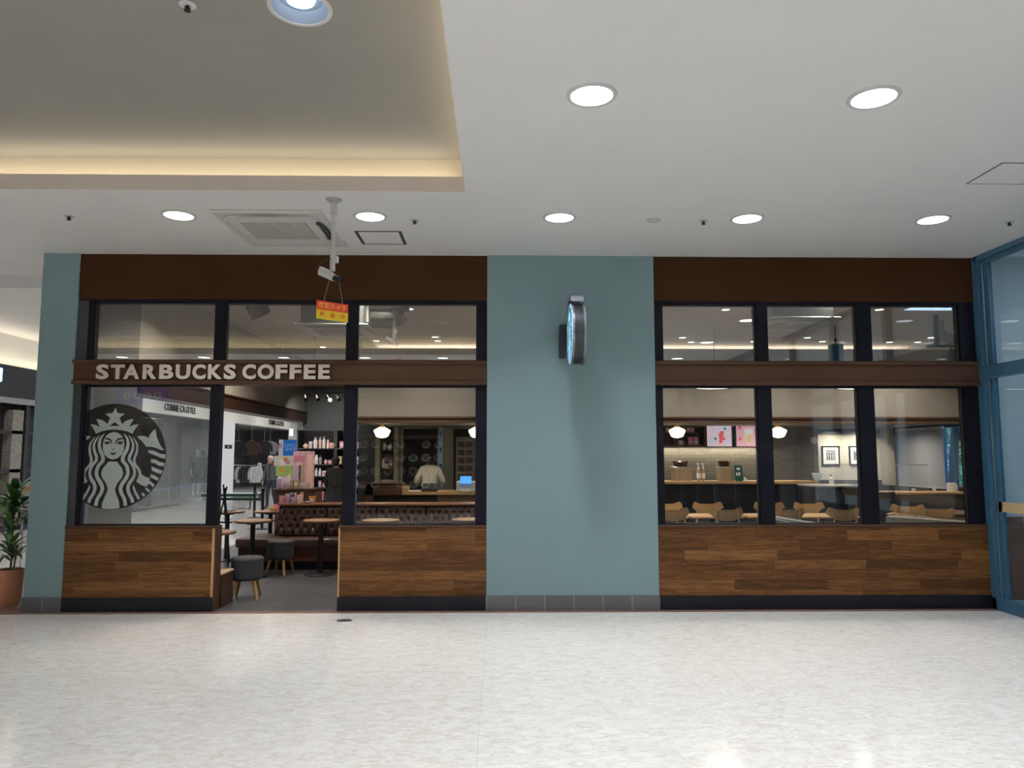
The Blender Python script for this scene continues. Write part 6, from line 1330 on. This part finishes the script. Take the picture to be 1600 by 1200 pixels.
for y in (16, 25.5): area('store_lamp', (XC - 1.5, y, 2.78), 14 if y < 20 else 30, .8, 2.5, color=(1, .95, .88))
for y0, y1, lb in ((14.95, 17.24, 'dark shop name lettering on the cream fascia seen through the corner window'), (25.2, 27.5, 'dark shop name lettering on the cream fascia seen over the doorway tables')):
    me_ = text('shop_lettering', 'COMME CA STYLE', .30, mat('letter_bronze', (.05, .045, .04), .4), (XC + .013, (y0 + y1) / 2, 3.01), rot=(PI / 2, 0, PI / 2), depth=.02, bold=.004)
    w_ = max(v.co.x for v in me_.data.vertices) - min(v.co.x for v in me_.data.vertices); me_.scale = ((y1 - y0) / w_, 1, 1); tag(me_, lb, 'sign')
t = thing('wall_plaque', 'small black plaque on the white pillar of the clothes shop', 'sign', (XC + .02, 20.35, P(352, 698, 20.35)[1])); MB().box(0, .012, -.36, -.06, -.07, .07).box(0, .012, .06, .36, -.07, .07).build('plate', M_blackm, t); MB().box(0, .012, -.025, .025, .03, .07).box(0, .012, -.025, .025, -.07, -.03).build('dot_mark', M_blackm, t)
# garments
def jacket(label, x, y, zt_, L, w_, cols, rz=PI / 2, group='jackets hung on the shop wall'):
    t = thing('hanging_jacket', label, 'jacket', (x, y, zt_), rz, group); m = mat('cloth_' + cols, dict(black=(.015, .015, .018), brown=(.06, .03, .022), grey=(.22, .22, .23), light=(.55, .54, .54), dark=(.05, .05, .055), white=(.70, .70, .74))[cols], .9, noise=.2, nscale=10)
    h = w_ / 2; n_ = 10
    MB().prism([(-.06, 0, .0), (-h * .8, 0, -.06), (-h * .95, 0, -L * .5), (-h * .9, 0, -L), (h * .9, 0, -L), (h * .95, 0, -L * .5), (h * .8, 0, -.06), (.06, 0, 0), (0, 0, -.05)], (0, .10, 0)).build('coat_body', m, t, bevel=.02)
    for s in (-1, 1): MB().tube([(s * h * .78, .05, -.09), (s * h * 1.12, .05, -L * .4), (s * h * 1.2, .03, -L * .8)], .05, 10, rr=[.055, .055, .045]).build('sleeve', m, t, True)
    MB().tube([(-h * .6, .05, -.05), (0, .05, .03), (h * .6, .05, -.05)], .008, 6).tube([(0, .05, .03), (0, .05, .05), (0, .05, (2.8 - zt_) if 'jackets' in group else .06)], .005, 6).build('hanger', M_steel, t, True)
for px, cl, Yj, lb in ((372.5, 'black', 22.6, 'black jacket hung high on the clothes shop wall beside the pillar'), (393, 'brown', 24.3, 'dark brown jacket hung high, second from the pillar'), (413, 'black', 26.5, 'black jacket hung high, next to the light grey one'), (422, 'grey', 27.6, 'light grey jacket hung high, last in the row')):
    x = P(px, 715, Yj)[0]; zz = P(px, 689, Yj)[1]; jacket(lb, x, Yj, zz, .62, .56, cl, rz=0.5)
yr = 22.9; x0 = P(370, 735, yr)[0]; x1 = P(408, 735, yr)[0]; zr_ = P(390, 727, yr)[1]
t = thing('clothes_rack', 'thin grey rail rack with hanging clothes inside the clothes shop', 'clothes rack', ((x0 + x1) / 2, yr, 0)); c = (x1 - x0) / 2; MB().cyl((-c - .4, 0, zr_), (c + .5, 0, zr_), .015, n=8).build('rail', M_steel, t); 
for s in (-c - .4, c + .5): MB().cyl((s, 0, 0), (s, 0, zr_), .015, n=8).build('leg', M_steel, t)
for i, (px, cl) in enumerate(((374, 'light'), (380, 'dark'), (385, 'dark'), (390, 'dark'), (395, 'light'), (399, 'white'), (403, 'light'))):
    jacket('%s shirt, %s on the rail counted from the white pillar' % ({'light': 'light grey', 'dark': 'dark grey', 'white': 'white'}[cl], ORD[i]), P(px, 735, yr)[0], yr, zr_ - .04, .66, .26, cl, rz=.3, group='shirts on the rail')
t = thing('price_card', 'small white card hanging in the clothes shop near the elderly person', 'sign', (P(405.5, 728, 24)[0], 24, P(405.5, 728, 24)[1])); MB().box(-.08, .08, 0, .01, -.13, .13).build('card', M_white, t); MB().cyl((0, .005, .13), (0, .005, 2.8 - P(405.5, 728, 24)[1]), .003, n=5).build('string', M_blackm, t)
# mannequins behind the shop window
M_man = mat('mannequin_white', (.62, .62, .60), .4)
for px, cl, lb in ((305, (.10, .14, .09), 'pale mannequin in a green outfit in the clothes shop window'), (317, (.16, .22, .12), 'mannequin in a lighter green outfit beside the first one')):
    J, Rd = base_pose(); y_ = S(px, 760, XC - .7)[0]
    mm_ = make_person('mannequin', lb, (XC - .7, y_, 0.08), R(60), J, Rd, [mat('outfit_%d' % px, cl, .8), M_man, mat('outfit_low_%d' % px, tuple(v * .7 for v in cl), .8), M_man, M_man], lambda v: 1 if v.z > 1.43 or (abs(v.x) > .2 and v.z < 1.0) else (2 if .5 < v.z < .9 else (1 if v.z <= .5 else 0)), face=False, scale=1.0)
    mm_['category'] = 'mannequin'
    MB().cyl((0, 0, -.08), (0, 0, 0), .25, n=24).build('base', M_white, mm_)
mb = MB(); n_ = 90; pts = [(XC - 1.35 + .05 * math.sin(i * 1.9) + .03 * math.sin(i * .7), 16.4 + i * 3.0 / n_) for i in range(n_ + 1)]
for i in range(n_): mb.prism([(pts[i][0], pts[i][1], .05), (pts[i + 1][0], pts[i + 1][1], .05), (pts[i + 1][0], pts[i + 1][1], 2.78), (pts[i][0], pts[i][1], 2.78)], (-.02, 0, 0))
t = thing('curtain', 'tall grey-brown pleated curtain behind the mannequins', 'curtain', (0, 0, 0)); mb.build('cloth', mat('curtain_cloth', (.20, .185, .165), .85, noise=.3, nscale=3, stretch=(1, 3, .1)), t, True); MB().cyl((XC - 1.3, 16.35, 2.76), (XC - 1.3, 19.45, 2.76), .02, n=10).build('rail', M_steel, t)
# shop shelf inside
t = thing('display_shelf', 'dark shelving with folded clothes behind the round emblem in the clothes shop', 'shelf', (XC - .9, 15.2, 0)); MB().box(-.2, .2, -.7, .7, 0, .04).box(-.2, -.17, -.7, .7, 0, 1.7).box(-.2, .2, -.72, -.7, 0, 1.7).box(-.2, .2, .7, .72, 0, 1.7).build('cabinet_body', M_shm, t)
for k in range(4): MB().box(-.17, .2, -.7, .7, .38 + k * .4, .40 + k * .4).build('shelf_board', M_shf, t)
for k in range(4):
    for j in range(3): tag(MB().box(XC - 1.0, XC - .75, 15.2 - .6 + j * .42, 15.2 - .3 + j * .42, .402 + k * .4, .46 + k * .4 + .02 * ((j + k) % 2), .01).build('folded_garment', [pm('grey'), pm('tan'), pm('rose')][(j + k) % 3]), '%s folded garment, %s along board %s of the dark shelving' % (['grey', 'tan', 'rose'][(j + k) % 3], ORD[j], ['one', 'two', 'three', 'four'][k]), 'folded clothes', 'folded garments')
# poster stand by the corridor
for pa, pb, pt, pb_, Y, lab, cls in ((431.5, 439, 687, 710, 10.6, 'pale standing board with a red letter R beside a blue board', 'white'), ):
    pass
Yp = 10.5; x0, z1 = P(436, 687, Yp); x1, z0 = P(466, 745, Yp)
t = thing('advertising_board', 'tall standing board with a blue upper poster and food pictures below', 'sign', ((x0 + x1) / 2, Yp, 0)); ox = (x0 + x1) / 2; a = (x1 - x0) / 2
MB().box(-a, a, 0, .03, .0, z1).build('panel', M_white, t)
def pz(py): return P(450, py, Yp)[1]
xb0 = P(442.5, 700, Yp)[0] - ox
MB().box(xb0, a, -.006, 0, pz(712), pz(687)).build('blue_poster', mat('poster_blue', (.0, .16, .62), .4), t)
MB().box(-a, xb0, -.005, 0, pz(712), pz(687)).build('white_poster', mat('poster_pale', (.62, .60, .62), .5), t)
text('writing', 'R', .16, pm('rose'), (-a + .05, -.008, pz(697)), parent=t, bold=.004); text('writing', 'CUSTOM', .11, mat('pale_blue_ink', (.35, .55, .9), .5), ((xb0 + a) / 2, -.008, pz(696)), parent=t); text('writing', 'SHOP', .11, mat('pale_blue_ink', (.35, .55, .9), .5), ((xb0 + a) / 2, -.008, pz(702)), parent=t)
x2 = P(429, 700, Yp)[0] - ox
MB().box(x2, a * .5, -.02, -.006, pz(728), pz(712)).build('food_poster', mat('poster_cream', (.66, .58, .44), .5), t); MB().box(x2 + .05, a * .5, -.02, -.006, pz(744), pz(728)).build('green_poster', mat('poster_green', (.35, .48, .12), .5, noise=.3, nscale=8), t)
for i, (px, py) in enumerate(((439, 720), (441, 724), (447, 718), (450, 722), (442, 735))):
    x, z = P(px, py, Yp); MB().lathe([(0, 0), (.05, 0), (.055, .004), (0, .006)], 18).build('dish_print', pm(['white', 'white', 'orange', 'rose', 'orange'][i]), t, loc=(x - ox, -.022, z)).rotation_euler = (PI / 2, 0, 0)
for s in (-.25, .25): MB().box(s - .03, s + .03, -.2, .2, 0, .03).build('foot', M_blackm, t)
x, y = P(455, 676, 16)[0], 16.0; zt_ = P(455, 670, 16)[1]
t = thing('cylinder_pendant', 'small glowing blue-white cylinder pendant hanging in the corridor shop', 'pendant lamp', (x, y, zt_)); MB().cyl((0, 0, -.22), (0, 0, 0), .055, n=16).build('lamp_shade', emis('cyl_glow', (.65, .85, 1), 3), t, True); MB().cyl((0, 0, 0), (0, 0, 4.1 - zt_), .004, n=6).build('cord', M_blackm, t)
# slatted bench and belt posts in the corridor
M_grn = mat('green_iron', (.012, .055, .03), .4, metal=.3)
x0, y0 = -7.9, 10.4
t = thing('slatted_bench', 'slatted corridor bench with white slats and dark green iron legs', 'bench', (-7.85, 14.7, 0), R(0))
for k in range(5): MB().box(-.78, .78, -.26 + k * .11, -.26 + k * .11 + .085, .43, .455, .004).build('slat', mat('slat_pale', (.55, .62, .64), .4), t)
MB().box(-.78, .78, -.30, -.27, .36, .44).box(-.78, .78, .29, .32, .36, .44).build('side_rail', M_grn, t)
for s in (-.6, .6):
    for q in (-1, 1): MB().tube([(s, q * .02, .38), (s, q * .14, .36), (s, q * .2, .2), (s, q * .16, .08), (s, q * .27, .0)], .022, 8).build('leg', M_grn, t, True)
def belt_post(px, py, zt_, label):
    x, y = G(px, py); t = thing('belt_post', label, 'barrier post', (x, y, 0), group='belt barrier posts'); MB().cyl((0, 0, 0), (0, 0, zt_), .032, n=18).build('pole', M_blackm, t, True); MB().lathe([(0, .03), (.1, .025), (.16, .012), (.17, .001)], 28).build('base', M_blackm, t, True); MB().cyl((0, 0, zt_), (0, 0, zt_ + .05), .042, n=18).build('belt_head', M_blackm, t, True); return x, y
b1 = belt_post(397, 809, .80, 'black belt post closer to the corridor bench'); b2 = belt_post(409, 827, .80, 'black belt post closer to the shop tables')
t = thing('barrier_belt', 'dark green barrier belts stretched between the black posts', 'barrier belt', (0, 0, 0)); mb = MB()
mb.prism([(b1[0], b1[1], .60), (b2[0], b2[1], .60), (b2[0], b2[1], .66), (b1[0], b1[1], .66)], (.004, 0, 0)); mb.build('belt', M_grn, t); MB().prism([(b2[0], b2[1], .60), (b2[0] - .95, b2[1] + .1, .60), (b2[0] - .95, b2[1] + .1, .66), (b2[0], b2[1], .66)], (0, .004, 0)).build('belt', M_grn, t)
x, y = b2[0] - .95, b2[1] + .1; t = thing('belt_post', 'black belt post behind the window post, at the far belt end', 'barrier post', (x, y, 0), group='belt barrier posts'); MB().cyl((0, 0, 0), (0, 0, .84), .032, n=18).build('pole', M_blackm, t, True); MB().lathe([(0, .03), (.1, .025), (.17, .001)], 28).build('base', M_blackm, t, True)
# dark shop at the far edge of the corridor
t0 = snode('wall_dark_shop'); MB().box(XC - .35, XC - .3, 4.5, 10, 3.35, 4.1).build('wall_cove', M_white, t0)
M_df = mat('dark_shop_frame', (.018, .018, .024), .4)
MB().box(XC - .3, XC, 4.5, 10, 2.73, 3.40).build('wall_fascia', M_df, t0); MB().box(XC - .25, XC - .2, 4.5, 10, 0, 2.6).build('wall_glass_back', M_dark, t0); MB().box(XC - .05, XC + .03, 4.5, 10, 2.62, 2.74).build('wall_ledge', mat('ledge_pale', (.3, .3, .3), .4), t0)
mb = MB()
for y in (4.6, 6.0, 7.2, 8.4, 9.6): mb.box(XC - .12, XC, y, y + .12, 0, 2.62)
for z in (0.02, 1.2, 2.0): mb.box(XC - .10, XC - .02, 4.5, 10, z, z + .07)
mb.build('wall_mullions', M_df, t0); MB().box(XC - .2, XC - .02, 8.0, 8.35, .1, 2.5).build('wall_display_panel', mat('panel_pale', (.25, .23, .2), .6, noise=.3), t0)
y_, z_ = S(1, 583, XC); t = thing('lit_shop_letter', 'glowing blue-white letter cut off by the picture edge on the dark fascia', 'sign', (XC + .02, 7.45, 3.17)); MB().box(0, .03, -.10, .04, -.14, .14, .02).build('letter_face', emis('blue_letter', (.25, .6, 1), 4), t); MB().box(-.02, 0, -.12, .06, -.16, .16).build('letter_back', M_df, t)
x, y = -5.95, 2.3
t = thing('leaflet_poster', 'small pink and white poster stand behind the potted plant', 'sign', (P(38, 765, 2.2)[0], 2.2, 0)); MB().box(-.11, .11, 0, .012, .85, 1.17).build('poster_sheet', mat('leaflet_pink', (.62, .50, .52), .5, noise=.3, nscale=25), t); MB().box(-.10, .10, -.004, 0, 1.10, 1.15).build('heading', pm('orange'), t); MB().cyl((0, .01, 0), (0, .01, .9), .012, n=10).box(-.1, .1, -.08, .1, 0, .015).build('pole', M_steel, t)
# ------------------------------------------------------------------ opposite side of the mall (mirrored in the panes)
for nm, x0, x1, z0, z1, m in (('wall_opposite_fascia', -6.5, 8.4, 2.6, 3.2, mat('opp_fascia', (.34, .31, .26), .6)), ('wall_opposite_dark', -6.5, -.2, 0, 2.6, M_dark), ('wall_opposite_dark', 2.4, 8.4, 0, 2.6, mat('opp_dark', (.03, .03, .035), .5))): sbox(nm, x0, x1, YB, YB + .05, z0, z1, m)
x0, x1 = -3.9, -1.4
t = thing('food_display_case', 'restaurant display case of sample dishes mirrored in the pane before the counter', 'display case', ((x0 + x1) / 2, YB + .35, 0)); c = (x1 - x0) / 2
MB().box(-c, c, -.28, -.25, .3, 2.0).box(-c, c, -.28, .2, .2, .3).box(-c, c, -.28, .2, 2.0, 2.1).build('cabinet_body', M_sw, t)
for k in range(4): MB().box(-c, c, -.25, .18, .62 + k * .36, .635 + k * .36).build('shelf_board', M_shf, t)
for k in range(4):
    for j in range(7): 
        if (j * 3 + k * 5) % 7 == 6: continue
        xq = x0 + .22 + j * .34; o = MB().lathe([(0, 0), (.06, 0), (.125, .03), (.12, .035), (.06, .012), (0, .012)], 20).lathe([(0, .014), (.07, .02), (.05, .05), (0, .06)], 14, mi=1).build('sample_dish', [M_white, pm(['rose', 'brown', 'green', 'orange'][(j + k) % 4])], None, True, loc=(xq, YB + .33, .65 + k * .36 + .11)); o.rotation_euler = (R(-62), 0, 0)
        tag(o, '%s sample dish, %s along shelf %s of the mirrored display case' % (['rose', 'brown', 'green', 'orange'][(j + k) % 4], ORD[j], ['one', 'two', 'three', 'four'][k]), 'dish', 'sample dishes')
area('case_lamp', ((x0 + x1) / 2, YB + 1.0, 2.4), 8, 2, .1, rot=(R(-20), 0, 0), color=(1, .9, .8))
t = thing('menu_photo_board', 'board of menu photographs mirrored in the pane near the payment screen', 'menu board', (-.72, YB + .08, 1.45)); MB().box(-.45, .5, -.02, 0, -.62, .62).build('panel', pm('cream'), t)
mb = MB()
for i in range(4):
    for j in range(5): mb.box(-.40 + i * .225, -.22 + i * .225, 0, .006, -.55 + j * .22, -.40 + j * .22)
mb.build('photo_print', mat('menu_photos', (.20, .09, .05), .5, noise=.5, nscale=12), t)
# hanging wayfinding sign
t = thing('hanging_direction_sign', 'blue hanging direction sign with round pictograms, mirrored in the corner window', 'sign', (-9.5, -12.2, 3.15))
MB().box(-.68, .68, -.04, .04, -.22, .22).build('panel', mat('sign_blue', (.02, .04, .45), .4, emit=.35, ecol=(.03, .06, .9)), t)
for i in range(4):
    MB().cyl((.42 - i * .27, .04, 0), (.42 - i * .27, .046, 0), .105, n=28).build('pictogram_disc', mat('picto_white', (.8, .85, .95), .4, emit=.2), t); MB().cyl((.42 - i * .27, .046, .045), (.42 - i * .27, .052, .045), .02, n=14).box(.40 - i * .27, .44 - i * .27, .046, .052, -.06, .025).build('pictogram', pm('rose') if i == 1 else M_blackm, t)
MB().prism([(-.50, .041, -.1), (-.62, .041, 0), (-.50, .041, .1), (-.53, .041, .1), (-.65, .041, 0), (-.53, .041, -.1)], (0, .006, 0)).build('arrow', mat('picto_white', (.8, .85, .95), .4), t)
for s in (-.5, .5): MB().cyl((s, 0, .22), (s, 0, HC - 3.15), .01, n=8).build('suspension_rod', M_steel, t)
o = text('fascia_lettering', '大阪', .34, mat('fascia_ink', (.75, .74, .70), .5), (5.0, YB + .06, 3.02), rot=(PI / 2, 0, PI)); tag(o, 'pale lettering on the opposite fascia mirrored in the pane past the middle pier', 'sign')
